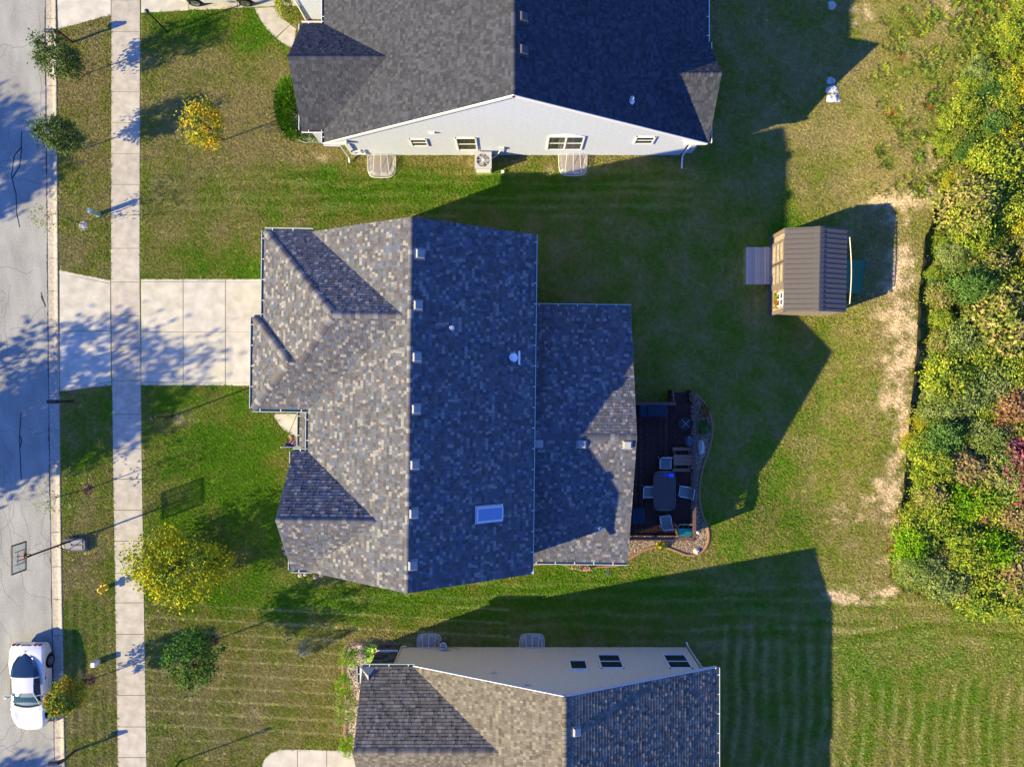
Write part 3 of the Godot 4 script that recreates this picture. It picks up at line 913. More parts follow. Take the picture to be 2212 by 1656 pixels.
func make_grey_house() -> void:
	rng.seed = 101
	var R := new_roof("house", "house with mottled grey shingle roof, skylight and rear deck", -67, 37,
		[[0.24, Color(0.157, 0.160, 0.182)], [0.44, Color(0.122, 0.124, 0.143)], [0.60, Color(0.194, 0.196, 0.211)], [0.70, Color(0.147, 0.177, 0.241)], [0.83, Color(0.171, 0.153, 0.155)], [0.88, Color(0.247, 0.248, 0.261)], [1.0, Color(0.337, 0.324, 0.308)]])
	var E := 5.2
	roof_face(R, [[-379, -279, E], [-379, 354, E], [-173, 354, 8.4], [-173, -279, 8.4]])
	roof_face(R, [[38, -279, E], [38, 354, E], [-173, 354, 8.4], [-173, -279, 8.4]])
	roof_face(R, [[-465, -280, E], [-379, -280, E], [-186, -114, 8.2], [-306, -114, 8.2]])
	roof_face(R, [[-465, -280, E], [-465, 52, E], [-306, -114, 8.2]])
	roof_face(R, [[-484, 52, E], [-379, 52, E], [-380, -33.5, 6.745], [-398.5, -33.5, 6.745]])
	roof_face(R, [[-379, 52, E], [-186, -114, 8.2], [-306, -114, 8.2], [-380, -33.5, 6.745]])
	roof_face(R, [[-484, -119, E], [-484, 52, E], [-398.5, -33.5, 6.745]])
	roof_face(R, [[-484, -119, E], [-465, -119, E], [-379.5, -33.5, 6.745], [-398.5, -33.5, 6.745]])
	roof_face(R, [[-408, 131, E], [-379, 131, E], [-231, 241, 7.5], [-408, 241, 7.5]])
	roof_face(R, [[-408, 351, E], [-379, 351, E], [-231, 241, 7.5], [-408, 241, 7.5]])
	roof_face(R, [[38, -156, 2.75], [236, -156, 2.75], [236, 98, 4.9], [38, 98, 4.9]])
	roof_face(R, [[38, 355, 2.75], [236, 355, 2.75], [236, 98, 4.9], [38, 98, 4.9]])
	roof_face(R, [[-423, 55, 2.9], [-423, 129, 2.9], [-368, 129, 3.6], [-368, 55, 3.6]])
	roof_done(R)
	var nW := Vector3(-0.62, 1, 0); var nE := Vector3(0.62, 1, 0)
	var gN := Vector3(0, 1, -0.7325); var gS := Vector3(0, 1, 0.7325); var gW := Vector3(-0.7325, 1, 0)
	ridge(R, [-173, 354, 8.4], [-173, -279, 8.4], nW, nE)
	ridge(R, [-306, -114, 8.2], [-186, -114, 8.2], gN, gS, 0.2)
	ridge(R, [-465, -280, E], [-306, -114, 8.2], gN, gW, 0.2)
	ridge(R, [-380, -33.5, 6.745], [-306, -114, 8.2], gS, gW, 0.2)
	ridge(R, [-484, 52, E], [-398.5, -33.5, 6.745], gS, gW, 0.2)
	ridge(R, [-484, -119, E], [-398.5, -33.5, 6.745], gN, gW, 0.2)
	ridge(R, [-408, 241, 7.5], [-231, 241, 7.5], Vector3(0, 1, -0.85), Vector3(0, 1, 0.85), 0.18)
	ridge(R, [40, 98, 4.9], [236, 98, 4.9], Vector3(0, 1, -0.34), Vector3(0, 1, 0.34), 0.18)
	for g in [[[38, -279, E], [38, 355, E], Vector3.RIGHT], [[-465, -280, E], [-465, -119, E], Vector3.LEFT], [[-465, -280, E], [-375, -280, E], Vector3.FORWARD], [[-484, -119, E], [-484, 52, E], Vector3.LEFT], [[-484, -119, E], [-465, -119, E], Vector3.FORWARD],
			[[-484, 52, E], [-381, 52, E], Vector3.BACK], [[-379, 57, E], [-379, 129, E], Vector3.LEFT], [[-423, 55, 2.9], [-423, 129, 2.9], Vector3.LEFT], [[-408, 131, E], [-381, 131, E], Vector3.FORWARD], [[-408, 131, E], [-408, 160, E], Vector3.LEFT], [[-408, 322, E], [-408, 351, E], Vector3.LEFT], [[-408, 351, E], [-370, 351, E], Vector3.BACK],
			[[38, -156, 2.75], [236, -156, 2.75], Vector3.FORWARD], [[38, 355, 2.75], [236, 355, 2.75], Vector3.BACK]]:
		gutter(R, g[0], g[1], g[2])
	# body of the house
	gable_block(R, [[-367, -270, 0], [26, -270, 0], [26, -270, 5.1], [-173, -270, 8.2], [-367, -270, 5.1]], Vector3(0, 0, 615 / K), M.grey_wall)
	wall_block(R, -455, -270, -366, 42, 5.1, M.grey_wall); wall_block(R, -474, -110, -454, 42, 5.1, M.grey_wall)
	gable_block(R, [[-398, 140, 0], [-398, 341, 0], [-398, 341, 5.1], [-398, 241, 7.3], [-398, 140, 5.1]], Vector3(32 / K, 0, 0), M.grey_wall)
	gable_block(R, [[224, -146, 0], [224, 331, 0], [224, 331, 2.75], [224, 98, 4.75], [224, -146, 2.7]], Vector3(-198 / K, 0, 0), M.grey_wall)
	for z in [-195.0, -20.0]:
		var d := MB.new()
		var zz := R.L(-455 if z < -110 else -474, z, 1.1)
		d.box(zz + Vector3(-0.02, 0, 0), Vector3(0.05, 2.15, 2.6)); part("garage_door", d, M.white_trim, R.node)
	for p in [[-414, 70], [-414, 120]]:
		var d := MB.new(); d.box(R.L(p[0], p[1], 1.43), Vector3(0.14, 2.86, 0.14)); part("porch_post", d, M.white_trim, R.node)
	# fittings on the roof
	var east := func(gx, gy): return 8.4 - 3.2 * (gx + 173.0) / 211.0
	var wing := func(gx, gy): return 4.9 - 2.15 * absf(gy - 98.0) / 257.0
	for q in [[902, 550], [899, 661], [898, 773], [898, 885], [896, 1005], [895, 1110], [894, 1222]]:
		roof_vent(R, plane_pt(q[0], q[1], east), nE.normalized())
	for q in [[1258, 955], [1356, 955]]: roof_vent(R, plane_pt(q[0], q[1], wing), Vector3(0, 1, 0.34).normalized())
	roof_vent(R, Q(50, 111, 4.79), Vector3(0, 1, 0.34).normalized())
	pipe(R, plane_pt(973, 709, east), 0.06, 0.32); pipe(R, plane_pt(1299, 1137, wing), 0.055, 0.35)
	var fl := MB.new(); var fa: Vector3 = plane_pt(1107, 771, east) - R.org
	fl.lathe(fa + Vector3(0, -0.1, 0), [[0.22, 0.08], [0.12, 0.2], [0.12, 0.5], [0.17, 0.5], [0.17, 0.62], [0.05, 0.68], [0, 0.68]], 14)
	var fu := part("flue", fl, M.pvc, R.node)
	var fb := MB.new(); fb.box(fa + Vector3(0.28, -0.12, 0), Vector3(0.1, 0.03, 0.62), Basis(Vector3(0.85, -0.53, 0).normalized(), Vector3(0.53, 0.85, 0).normalized(), Vector3.BACK))
	part("flashing", fb, M.pvc, fu)
	var sl := plane_pt(1059, 1109, east) - R.org
	var sb := Basis(Vector3(0.85, -0.527, 0), Vector3(0.527, 0.85, 0), Vector3.BACK)
	var sk := MB.new()
	for k in [-1, 1]:
		sk.box(sl + sb * Vector3(0, 0.06, k * 0.30), Vector3(1.3, 0.12, 0.07), sb); sk.box(sl + sb * Vector3(k * 0.64, 0.06, 0), Vector3(0.07, 0.118, 0.55), sb)
	sk.box(sl + sb * Vector3(0, 0.02, 0), Vector3(1.42, 0.02, 0.78), sb)
	var so := part("skylight", sk, M.box_grey, R.node)
	var sg2 := MB.new(); sg2.box(sl + sb * Vector3(0, 0.105, 0), Vector3(1.2, 0.012, 0.54), sb)
	part("pane", sg2, mat("skyglass", lin(0.16, 0.24, 0.42), 0.05), so)
	spout(R, [Q(172, 357, 2.65), Q(172, 350, 2.5), Q(172, 350, 0.15), Q(172, 368, 0.06)], M.gutter)
	R.node.rotation.y = -0.0118

func make_white_house() -> void:
	rng.seed = 202
	var p := []
	for i in 6:
		var k: float = [0.88, 1.0, 1.14, 0.76, 1.28, 0.98][i]
		p.append([(i + 1) / 6.0, Color(0.084 * k, 0.089 * k, 0.108 * k)])
	var R := new_roof("house", "house with white lap siding and dark charcoal shingle roof", 5, -680, p)
	var E := 2.5
	roof_face(R, [[-379, -870, E], [-379, -486, E], [3, -486, 8.4], [3, -870, 8.4]])
	roof_face(R, [[393, -870, E], [393, -486, E], [3, -486, 8.4], [3, -870, 8.4]])
	roof_face(R, [[-425, -725, E], [-379, -725, E], [-237, -618, 4.7], [-425, -618, 4.7]])
	roof_face(R, [[-425, -512, E], [-379, -512, E], [-237, -618, 4.7], [-425, -618, 4.7]])
	roof_face(R, [[398, -688, E], [393, -688, E], [254, -588, 4.6], [398, -588, 4.6]])
	roof_face(R, [[398, -489, E], [393, -489, E], [254, -588, 4.6], [398, -588, 4.6]])
	roof_done(R)
	ridge(R, [3, -486, 8.4], [3, -870, 8.4], Vector3(-0.626, 1, 0), Vector3(0.613, 1, 0), 0.14)
	ridge(R, [-425, -618, 4.7], [-237, -618, 4.7], Vector3(0, 1, -0.83), Vector3(0, 1, 0.83), 0.16)
	ridge(R, [398, -588, 4.6], [254, -588, 4.6], Vector3(0, 1, -0.85), Vector3(0, 1, 0.85), 0.16)
	for g in [[[-379, -870, E], [-379, -727, E], Vector3.LEFT], [[-425, -725, E], [-381, -725, E], Vector3.FORWARD], [[-425, -725, E], [-425, -690, E], Vector3.LEFT], [[-425, -512, E], [-381, -512, E], Vector3.BACK], [[-425, -545, E], [-425, -512, E], Vector3.LEFT], [[-379, -511, E], [-379, -486, E], Vector3.LEFT],
			[[393, -870, E], [393, -690, E], Vector3.RIGHT], [[398, -688, E], [398, -655, E], Vector3.RIGHT], [[398, -530, E], [398, -486, E], Vector3.RIGHT]]:
		gutter(R, g[0], g[1], g[2], true)
	var hx := 33.0 / K * 0.626
	gable_block(R, [[-346, -493, 0], [362, -493, 0], [362, -493, 2.85], [3, -493, 8.22], [-346, -493, 2.85]], Vector3(0, 0, -370 / K), M.white_siding)
	gable_block(R, [[-415, -715, 0], [-415, -520, 0], [-415, -520, 2.45], [-415, -618, 4.55], [-415, -715, 2.45]], Vector3(80 / K, 0, 0), M.white_siding)
	gable_block(R, [[388, -680, 0], [388, -497, 0], [388, -497, 2.45], [388, -588, 4.5], [388, -680, 2.45]], Vector3(-60 / K, 0, 0), M.white_siding)
	wall_block(R, -440, -870, -340, -786, 2.6, M.white_siding)
	var zW := -493.0 / K
	siding(R, [[-346 / K, 0.12], [362 / K, 0.12], [362 / K, 2.9], [3 / K, 8.3], [-346 / K, 2.9]], zW, 1.0, M.white_siding)
	siding(R, [[-440 / K, 0.12], [-346 / K, 0.12], [-346 / K, 2.6], [-440 / K, 2.6]], -786 / K, 1.0, M.white_siding)
	# rake boards and eave returns
	for s in [[-379, 1.0], [393, -1.0]]:
		var f := MB.new()
		var a := R.L(s[0], -486, E - 0.06); var b := R.L(3, -486, 8.34)
		var d := (b - a).normalized()
		f.box((a + b) * 0.5 + Vector3(0, -0.06, 0.015), Vector3(a.distance_to(b) + 0.1, 0.2, 0.03), Basis(d, Vector3.BACK.cross(d), Vector3.BACK))
		part("rake_board", f, M.white_trim, R.node)
		var g := MB.new()
		g.box(R.L(s[0] + s[1] * 22, -491, E - 0.16), Vector3(44 / K, 0.2, 0.32)); part("eave_return", g, M.white_trim, R.node)
	window(R, -190 / K, zW, 1, 1.62, 2.58, 0.8); window(R, -93 / K, zW, 1, 1.0, 2.75, 0.98); window(R, 109 / K, zW, 1, 1.05, 2.95, 1.75, 2, 2, 0.2); window(R, 268 / K, zW, 1, 1.95, 2.9, 0.92)
	var vh := MB.new(); vh.box(Q(-157, -493, 3.55) - R.org + Vector3(0, 0, 0.06), Vector3(0.28, 0.12, 0.12), Basis.IDENTITY, 0.03)
	part("wall_vent", vh, M.white_trim, R.node)
	spout(R, [Q(-382, -483, 2.35), Q(-350, -485, 2.1), Q(-350, -485, 0.25), Q(-350, -476, 0.1)], M.white_trim)
	spout(R, [Q(396, -486, 2.35), Q(366, -488, 2.1), Q(366, -488, 0.25), Q(366, -463, 0.08)], M.white_trim)
	spout(R, [Q(-383, -512, 2.35), Q(-350, -522, 2.1), Q(-348, -522, 0.2)], M.white_trim)
	spout(R, [Q(-444, -785, 2.6), Q(-444, -783, 0.1)], M.white_trim)
	for q in [[-330, 0.9], [-322, 0.5]]:
		var e := MB.new(); e.box(Q(q[0], -493, q[1]) - R.org + Vector3(0, 0, 0.08), Vector3(0.5, 0.09, 0.1)); e.tube(Q(q[0] + 10, -493, 0.2) - R.org + Vector3(0, 0, 0.06), Q(q[0] + 10, -493, 1.0) - R.org + Vector3(0, 0, 0.06), 0.03, 0.03)
		part("utility_pipe", e, M.box_grey, R.node)
	var east := func(gx, gy): return 8.4 - 5.9 * (gx - 3.0) / 390.0
	for q in [[1130, 38], [1130, 109]]: roof_vent(R, plane_pt(q[0], q[1], east), Vector3(0.613, 1, 0).normalized(), 0.36, true)
	pipe(R, plane_pt(1363, 218, east), 0.08, 0.4)

func make_tan_house() -> void:
	rng.seed = 303
	var R := new_roof("house", "house with tan lap siding and brown blended shingle roof", 60, 690,
		[[0.25, Color(0.237, 0.210, 0.169)], [0.45, Color(0.192, 0.168, 0.137)], [0.65, Color(0.275, 0.249, 0.202)], [0.8, Color(0.211, 0.200, 0.172)], [0.9, Color(0.160, 0.137, 0.112)], [1.0, Color(0.320, 0.294, 0.234)]])
	R.t = 0.02
	var E := 3.1
	roof_face(R, [[-195, 561, E], [-195, 1150, E], [95, 1150, 6.5], [95, 561, 6.5]])
	roof_face(R, [[405, 561, 3.25], [405, 1150, 3.25], [95, 1150, 6.5], [95, 561, 6.5]])
	roof_face(R, [[-297, 562, E], [-195, 562, E], [-24, 690, 5.1], [-297, 690, 5.1]])
	roof_face(R, [[-297, 818, E], [-195, 818, E], [-24, 690, 5.1], [-297, 690, 5.1]])
	roof_done(R)
	ridge(R, [95, 561, 6.5], [95, 870, 6.5], Vector3(-0.5, 1, 0), Vector3(0.431, 1, 0), 0.14)
	ridge(R, [-297, 690, 5.1], [-24, 690, 5.1], Vector3(0, 1, -0.63), Vector3(0, 1, 0.63), 0.2)
	for g in [[[405, 561, 3.25], [405, 870, 3.25], Vector3.RIGHT], [[-297, 562, E], [-193, 562, E], Vector3.FORWARD], [[-302, 562, E], [-302, 595, E], Vector3.LEFT]]: gutter(R, g[0], g[1], g[2])
	var rt := MB.new()
	rt.fan([R.L(-302, 595, E), R.L(-282, 595, E + 0.35), R.L(-282, 575, E + 0.35), R.L(-302, 562, E)]); rt.fan([R.L(-302, 562, E), R.L(-282, 575, E + 0.35), R.L(-270, 562, E)])
	part("eave_return", rt, M.vent, R.node)
	var zW := 569.0 / K
	gable_block(R, [[376, 569, 0], [376, 569, 3.4], [95, 569, 6.33], [-190, 569, 2.95], [-190, 569, 0]], Vector3(0, 0, 570 / K), M.tan_siding)
	wall_block(R, -241, 569, -189, 800, 2.95, M.tan_siding)
	gable_block(R, [[-285, 569, 0], [-285, 811, 0], [-285, 811, 3.05], [-285, 690, 4.95], [-285, 569, 3.05]], Vector3(46 / K, 0, 0), M.tan_siding)
	siding(R, [[-241 / K, 0.15], [376 / K, 0.15], [376 / K, 3.46], [95 / K, 6.4], [-192 / K, 3.0], [-241 / K, 3.0]], zW, -1.0, M.tan_siding)
	for s in [[-195, E], [405, 3.25]]:
		var f := MB.new()
		var a := R.L(s[0], 561, s[1] - 0.04); var b := R.L(95, 561, 6.46)
		var d := (b - a).normalized()
		f.box((a + b) * 0.5 + Vector3(0, -0.05, -0.015), Vector3(a.distance_to(b), 0.19, 0.03), Basis(d, Vector3.BACK.cross(d), Vector3.BACK))
		part("rake_board", f, M.box_grey, R.node)
	window(R, 134 / K, zW, -1, 1.96, 3.05, 0.82, 1, 1, 0.16); window(R, 201 / K, zW, -1, 1.2, 2.9, 1.1); window(R, 338 / K, zW, -1, 1.2, 2.9, 1.1)
	for q in [[-35, 3.5], [30, 4.85]]:
		var vh := MB.new(); vh.box(Q(q[0], 569, q[1]) - R.org + Vector3(0, 0, -0.05), Vector3(0.28, 0.14, 0.1)); part("wall_vent", vh, M.tan_siding, R.node)
	# stone veneer corner of the front gable: courses of single stones
	var y := 0.0; var stones := []
	for i in 4:
		var k: float = [1.0, 0.75, 1.3, 0.6][i]
		stones.append(mat("veneer%d" % i, lin(0.12 * k, 0.115 * k, 0.11 * k), 0.9, tex.mottle, 2.0))
	var vn := MB.new(); vn.box(Q(-263, 568, 1.35) - R.org, Vector3(44 / K, 2.7, 0.06)); var ven := part("stone_veneer", vn, M.soil, R.node)
	while y < 2.6:
		var hh := rng.randf_range(0.11, 0.2); var x := -285.0 / K
		while x < -241.0 / K:
			var ww := rng.randf_range(0.2, 0.45); ww = minf(ww, -241.0 / K - x + 0.02)
			var b := MB.new(); b.box(Vector3(x + ww * 0.5, y + hh * 0.5, zW - 0.075 - rng.randf() * 0.03) - R.org, Vector3(ww - 0.015, hh - 0.015, 0.1))
			part("stone", b, stones[rng.randi() % 4], ven)
			x += ww
		y += hh
	var cap := MB.new(); cap.box(Q(-263, 568, 1.05) - R.org + Vector3(0, 0, -0.1), Vector3(46 / K, 0.09, 0.2)); part("stone_cap", cap, M.box_grey, ven)
	spout(R, [Q(-238, 562, 3.0), Q(-238, 566, 2.8), Q(-238, 566, 0.2), Q(-228, 566, 0.1)], M.tan_siding)
	spout(R, [Q(403, 561, 3.3), Q(379, 566, 3.0), Q(379, 566, 0.2), Q(376, 557, 0.06)], M.box_grey)
	var east := func(gx, gy): return 6.5 - 3.25 * (gx - 95.0) / 310.0
	roof_vent(R, plane_pt(1245, 1579, east), Vector3(0.431, 1, 0).normalized(), 0.34)

# ---------- plants ----------
func leaf(b: MB, at: Vector3, dir: Vector3, nrm: Vector3, ln: float, wd: float) -> void:
	var s := dir.cross(nrm).normalized() * wd * 0.5
	var m := at + dir * ln * 0.45 + nrm * ln * 0.06
	b.tri(at, m + s, at + dir * ln); b.tri(at, at + dir * ln, m - s)
func crown(sd: int, R: Vector3, clumps: int, per: int, ln: float, cols: Array, hollow := 0.55, flat := 0.0, clump_r := 0.24) -> MB:
	# leaves in uneven clumps through the volume of an ellipsoid centred on the origin
	var r := RandomNumberGenerator.new(); r.seed = sd
	var b := MB.new()
	var lob := []
	for i in 5: lob.append([Vector3(r.randfn(), r.randfn() * 0.6, r.randfn()).normalized(), r.randf_range(-0.35, 0.42)])
	for i in clumps:
		var d := Vector3(r.randfn(), r.randfn(), r.randfn()).normalized()
		if flat > 0 and d.y < -0.35: d.y *= -0.6
		var k := 1.0
		for l in lob: k += l[1] * maxf(0.0, d.dot(l[0])) ** 2
		var rad := k * lerpf(hollow, 1.0, pow(r.randf(), 0.6))
		var c := Vector3(d.x * R.x, d.y * R.y, d.z * R.z) * rad
		var cr := clump_r * r.randf_range(0.45, 1.6)
		var tone := r.randf_range(0.78, 1.2)
		var cc: Color = cols[r.randi() % cols.size()]
		for j in int(per * r.randf_range(0.6, 1.4)):
			var o := Vector3(r.randfn() * R.x, r.randfn() * R.y * 0.8, r.randfn() * R.z) * cr * 0.62
			var at := c + o
			var nrm := (Vector3(r.randfn(), r.randfn() + 1.1, r.randfn()) + d * 0.7).normalized()
			var dir := (Vector3(r.randfn(), r.randf_range(-0.9, 0.3), r.randfn()) + d * 0.5)
			dir = (dir - nrm * dir.dot(nrm)).normalized()
			var t := tone * r.randf_range(0.75, 1.3)
			b.col = Color(cc.r * t * r.randf_range(0.9, 1.1), cc.g * t, cc.b * t)
			leaf(b, at, dir, nrm, ln * r.randf_range(0.7, 1.3), ln * r.randf_range(0.45, 0.62))
	return b
func branches(b: MB, base: Vector3, top: Vector3, r0: float, R: Vector3, n: int, r: RandomNumberGenerator) -> void:
	b.tube(base, base.lerp(top, 0.55), r0, r0 * 0.75, 8); b.tube(base.lerp(top, 0.55), top, r0 * 0.75, r0 * 0.3, 7)
	for i in n:
		var a := base.lerp(top, r.randf_range(0.45, 0.95))
		var d := Vector3(r.randfn(), r.randf_range(0.2, 0.9), r.randfn()).normalized()
		var e := a + Vector3(d.x * R.x, d.y * R.y, d.z * R.z) * r.randf_range(0.55, 0.95)
		var m := a.lerp(e, 0.5) + Vector3(r.randfn(), r.randfn(), r.randfn()) * 0.05
		b.tube(a, m, r0 * 0.32, r0 * 0.2, 5, false); b.tube(m, e, r0 * 0.2, r0 * 0.06, 5)
		for k in 2:
			var f := m + (e - m).rotated(Vector3.UP, r.randf_range(-0.9, 0.9)) * r.randf_range(0.5, 0.9)
			b.tube(m, f, r0 * 0.14, r0 * 0.05, 4)
func tree(label: String, u: float, v: float, hc: float, R: Vector3, r0: float, clumps: int, per: int, ln: float, cols: Array, sd: int, group := "", clump_r := 0.24, hollow := 0.5, base_h := 0.0, lean := Vector3.ZERO, bark := "bark") -> Node3D:
	var t := thing("tree", label, "tree", P(u, v, base_h), 0.0, group)
	var r := RandomNumberGenerator.new(); r.seed = sd
	var b := MB.new()
	branches(b, Vector3(0, -0.05, 0), Vector3(lean.x, hc + R.y * 0.55, lean.z), r0, R, 9, r)
	part("trunk", b, M[bark], t)
	inst("crown", crown(sd, R, clumps, per, ln, cols, hollow, 0.0, clump_r).mesh(leaf_mat("leaf", Color.WHITE)), Transform3D(Basis.IDENTITY, Vector3(lean.x, hc, lean.z)), t)
	return t
func mulch_ring(u: float, v: float, r: float, label: String, grey := false) -> void:
	var t := thing("mulch_ring", label, "mulch", P(u, v, 0.0))
	var b := MB.new()
	var rr := RandomNumberGenerator.new(); rr.seed = int(u + v)
	for i in 170:
		var a := rr.randf() * TAU; var d := sqrt(rr.randf()) * r
		var k := rr.randf_range(0.5, 1.8)
		b.col = Color(0.42 * k, 0.40 * k, 0.40 * k) if grey else Color(0.10 * k, 0.055 * k, 0.045 * k)
		var h := 0.05 * (1 - d / r) + 0.012
		b.box(Vector3(cos(a) * d, h, sin(a) * d), Vector3(0.07, 0.02, 0.035) * rr.randf_range(0.7, 1.5), Basis(Vector3(rr.randfn(), 2, rr.randfn()).normalized(), rr.randf() * TAU))
	b.col = Color(0.06, 0.035, 0.03)
	b.lathe(Vector3(0, -0.01, 0), [[r, 0.0], [r * 0.7, 0.04], [0, 0.06]], 14)
	stuff(part("chips", b, M.vcol, t))

const YG := [Color(0.223, 0.287, 0.029), Color(0.152, 0.230, 0.029), Color(0.294, 0.322, 0.036), Color(0.112, 0.184, 0.029)]
const OLIVE := [Color(0.188, 0.213, 0.039), Color(0.138, 0.171, 0.033), Color(0.250, 0.250, 0.058), Color(0.300, 0.244, 0.091)]
const GREEN := [Color(0.075, 0.15, 0.03), Color(0.055, 0.12, 0.028), Color(0.10, 0.18, 0.04)]
const GREYG := [Color(0.168, 0.228, 0.054), Color(0.120, 0.180, 0.036), Color(0.240, 0.282, 0.090)]
const LIME := [Color(0.136, 0.271, 0.012), Color(0.170, 0.303, 0.016), Color(0.102, 0.213, 0.012)]
const YELLOW := [Color(0.377, 0.336, 0.024), Color(0.312, 0.302, 0.024), Color(0.246, 0.252, 0.024)]
const RUST := [Color(0.26, 0.14, 0.06), Color(0.20, 0.10, 0.05), Color(0.32, 0.20, 0.10)]
const BROWN := [Color(0.30, 0.22, 0.10), Color(0.24, 0.17, 0.08), Color(0.20, 0.18, 0.07)]
const PLUM := [Color(0.26, 0.07, 0.09), Color(0.20, 0.05, 0.075), Color(0.33, 0.12, 0.13)]

func make_trees() -> void:
	var st := "young street trees on the verge"
	tree("young dark green street tree on verge beside the brown-post mailbox", 181, 162, 2.25, Vector3(0.95, 1.2, 0.8), 0.035, 120, 34, 0.12, [Color(0.07, 0.11, 0.03), Color(0.10, 0.14, 0.04), Color(0.05, 0.085, 0.025)], 11, st, 0.2)
	tree("young green street tree on verge across from the yellow-orange tree", 179, 323, 2.2, Vector3(1.0, 1.15, 0.9), 0.035, 130, 34, 0.12, [Color(0.09, 0.135, 0.035), Color(0.12, 0.17, 0.045), Color(0.06, 0.10, 0.03)], 12, st, 0.2)
	tree("sparse yellowing street tree beside the green utility pedestal", 178, 484, 1.9, Vector3(1.1, 1.1, 1.0), 0.025, 42, 11, 0.10, [Color(0.22, 0.24, 0.05), Color(0.30, 0.25, 0.05), Color(0.15, 0.2, 0.04)], 13, st, 0.22, 0.6)
	mulch_ring(180, 488, 0.24, "pale gravel patch at foot of the sparse yellowing street tree", true)
	tree("nearly bare street tree in mulch ring near the basketball hoop", 190, 1056, 2.0, Vector3(1.25, 1.3, 1.2), 0.03, 34, 9, 0.11, [Color(0.16, 0.22, 0.06), Color(0.22, 0.26, 0.07)], 14, st, 0.2, 0.65)
	mulch_ring(190, 1056, 0.3, "brown mulch ring under the nearly bare street tree")
	tree("young yellow-green street tree beside the white sports car", 194, 1468, 2.2, Vector3(0.85, 0.95, 0.85), 0.035, 120, 36, 0.13, [Color(0.22, 0.26, 0.03), Color(0.30, 0.28, 0.03), Color(0.14, 0.20, 0.03), Color(0.34, 0.24, 0.03)], 15, st, 0.2)
	mulch_ring(194, 1468, 0.3, "brown mulch ring under the tree beside the white sports car")
	tree("small yellow-orange tree on dry lawn of the white-sided house", 483, 303, 2.6, Vector3(1.0, 1.25, 1.15), 0.04, 100, 24, 0.14, [Color(0.36, 0.32, 0.025), Color(0.27, 0.28, 0.025), Color(0.42, 0.27, 0.025), Color(0.20, 0.22, 0.025)], 16, "", 0.19)
	tree("round dark green tree in mulch ring on striped dry lawn", 461, 1383, 2.55, Vector3(1.15, 1.2, 1.15), 0.045, 110, 30, 0.14, [Color(0.05, 0.12, 0.02), Color(0.07, 0.16, 0.025), Color(0.04, 0.09, 0.02)], 17, "", 0.2)
	mulch_ring(461, 1383, 0.3, "brown mulch ring under the round dark green tree")
	tree("broad yellow-green tree on lawn before the grey-roofed house", 408, 1210, 1.85, Vector3(2.35, 1.35, 1.75), 0.09, 230, 34, 0.15, [Color(0.26, 0.29, 0.02), Color(0.40, 0.38, 0.02), Color(0.16, 0.23, 0.03), Color(0.32, 0.33, 0.02)], 18, "", 0.16, 0.45)
	# trees across the street, outside the picture, that shade the road and the driveway
	for q in [[-440, 1095, 7.0, 3.7], [-560, 1160, 6.5, 3.0], [-740, 560, 7.0, 2.6], [-640, 620, 6.0, 1.6], [-640, 2010, 7.0, 3.4], [-500, 1890, 5.0, 1.5]]:
		tree("large leafy shade tree in yard across the street", q[0], q[1], q[2], Vector3(q[3], 2.2, q[3] * 0.85), 0.2, 190, 30, 0.34, [Color(0.09, 0.15, 0.03), Color(0.13, 0.18, 0.04)], int(q[1]), "shade trees across the street", 0.2, 0.45, -0.14)
	# blue spruce
	var sp := thing("spruce", "small blue-grey spruce on the lawn near the tan house", "tree", P(665, 1394))
	var b := MB.new(); b.tube(Vector3(0, -0.05, 0), Vector3(0, 1.2, 0), 0.04, 0.01); part("trunk", b, M.bark, sp)
	var nb := MB.new(); rng.seed = 41
	for i in 900:
		var y := pow(rng.randf(), 1.4) * 1.1; var a := rng.randf() * TAU
		var rr := (0.5 * (1.0 - y / 1.2)) * rng.randf_range(0.35, 1.0)
		var d := Vector3(cos(a), 0.25, sin(a)).normalized(); var k := rng.randf_range(0.7, 1.3)
		nb.col = Color(0.16 * k, 0.21 * k, 0.18 * k)
		leaf(nb, Vector3(cos(a) * rr, y + 0.1, sin(a) * rr), (d + Vector3(rng.randfn(), rng.randfn(), rng.randfn()) * 0.4).normalized(), Vector3(-d.z, rng.randf_range(0.2, 1), d.x).normalized(), 0.13, 0.03)
	part("crown", nb, leaf_mat("leaf", Color.WHITE), sp)
	# tall ornamental grass / arborvitae by the white house
	var ar := thing("evergreen_shrub", "large bright green feathery shrub against the white-sided house", "shrub", Q(-466, -585))
	var ab := MB.new(); rng.seed = 42
	for i in 3400:
		var d := Vector3(rng.randfn(), absf(rng.randfn()) * 1.0, rng.randfn()).normalized()
		var p := Vector3(d.x * 0.78, d.y * 2.3, d.z * 1.55) * pow(rng.randf(), 0.28)
		if p.x > 0.75: continue
		var k := rng.randf_range(0.6, 1.35)
		ab.col = Color(0.085 * k, 0.21 * k, 0.015 * k)
		var dr := (d + Vector3(0, 0.55, 0) + Vector3(rng.randfn(), rng.randfn(), rng.randfn()) * 0.3).normalized()
		leaf(ab, p, dr, Vector3(rng.randfn(), rng.randfn(), rng.randfn()).cross(dr).normalized(), 0.26, 0.05)
	part("foliage", ab, leaf_mat("leaf", Color.WHITE), ar)
	var stt := MB.new(); stt.tube(Vector3.ZERO, Vector3(0, 1.2, 0), 0.07, 0.03); part("stem", stt, M.bark, ar)
	bush("rounded yellow-green hedge shrub by the curved front walk", 622, 27, 0.75, Vector3(0.5, 0.75, 0.65), [Color(0.17, 0.20, 0.03), Color(0.24, 0.26, 0.04)], 51, 0.08, 110)
	var g := "shrubs in the gravel bed of the tan house"
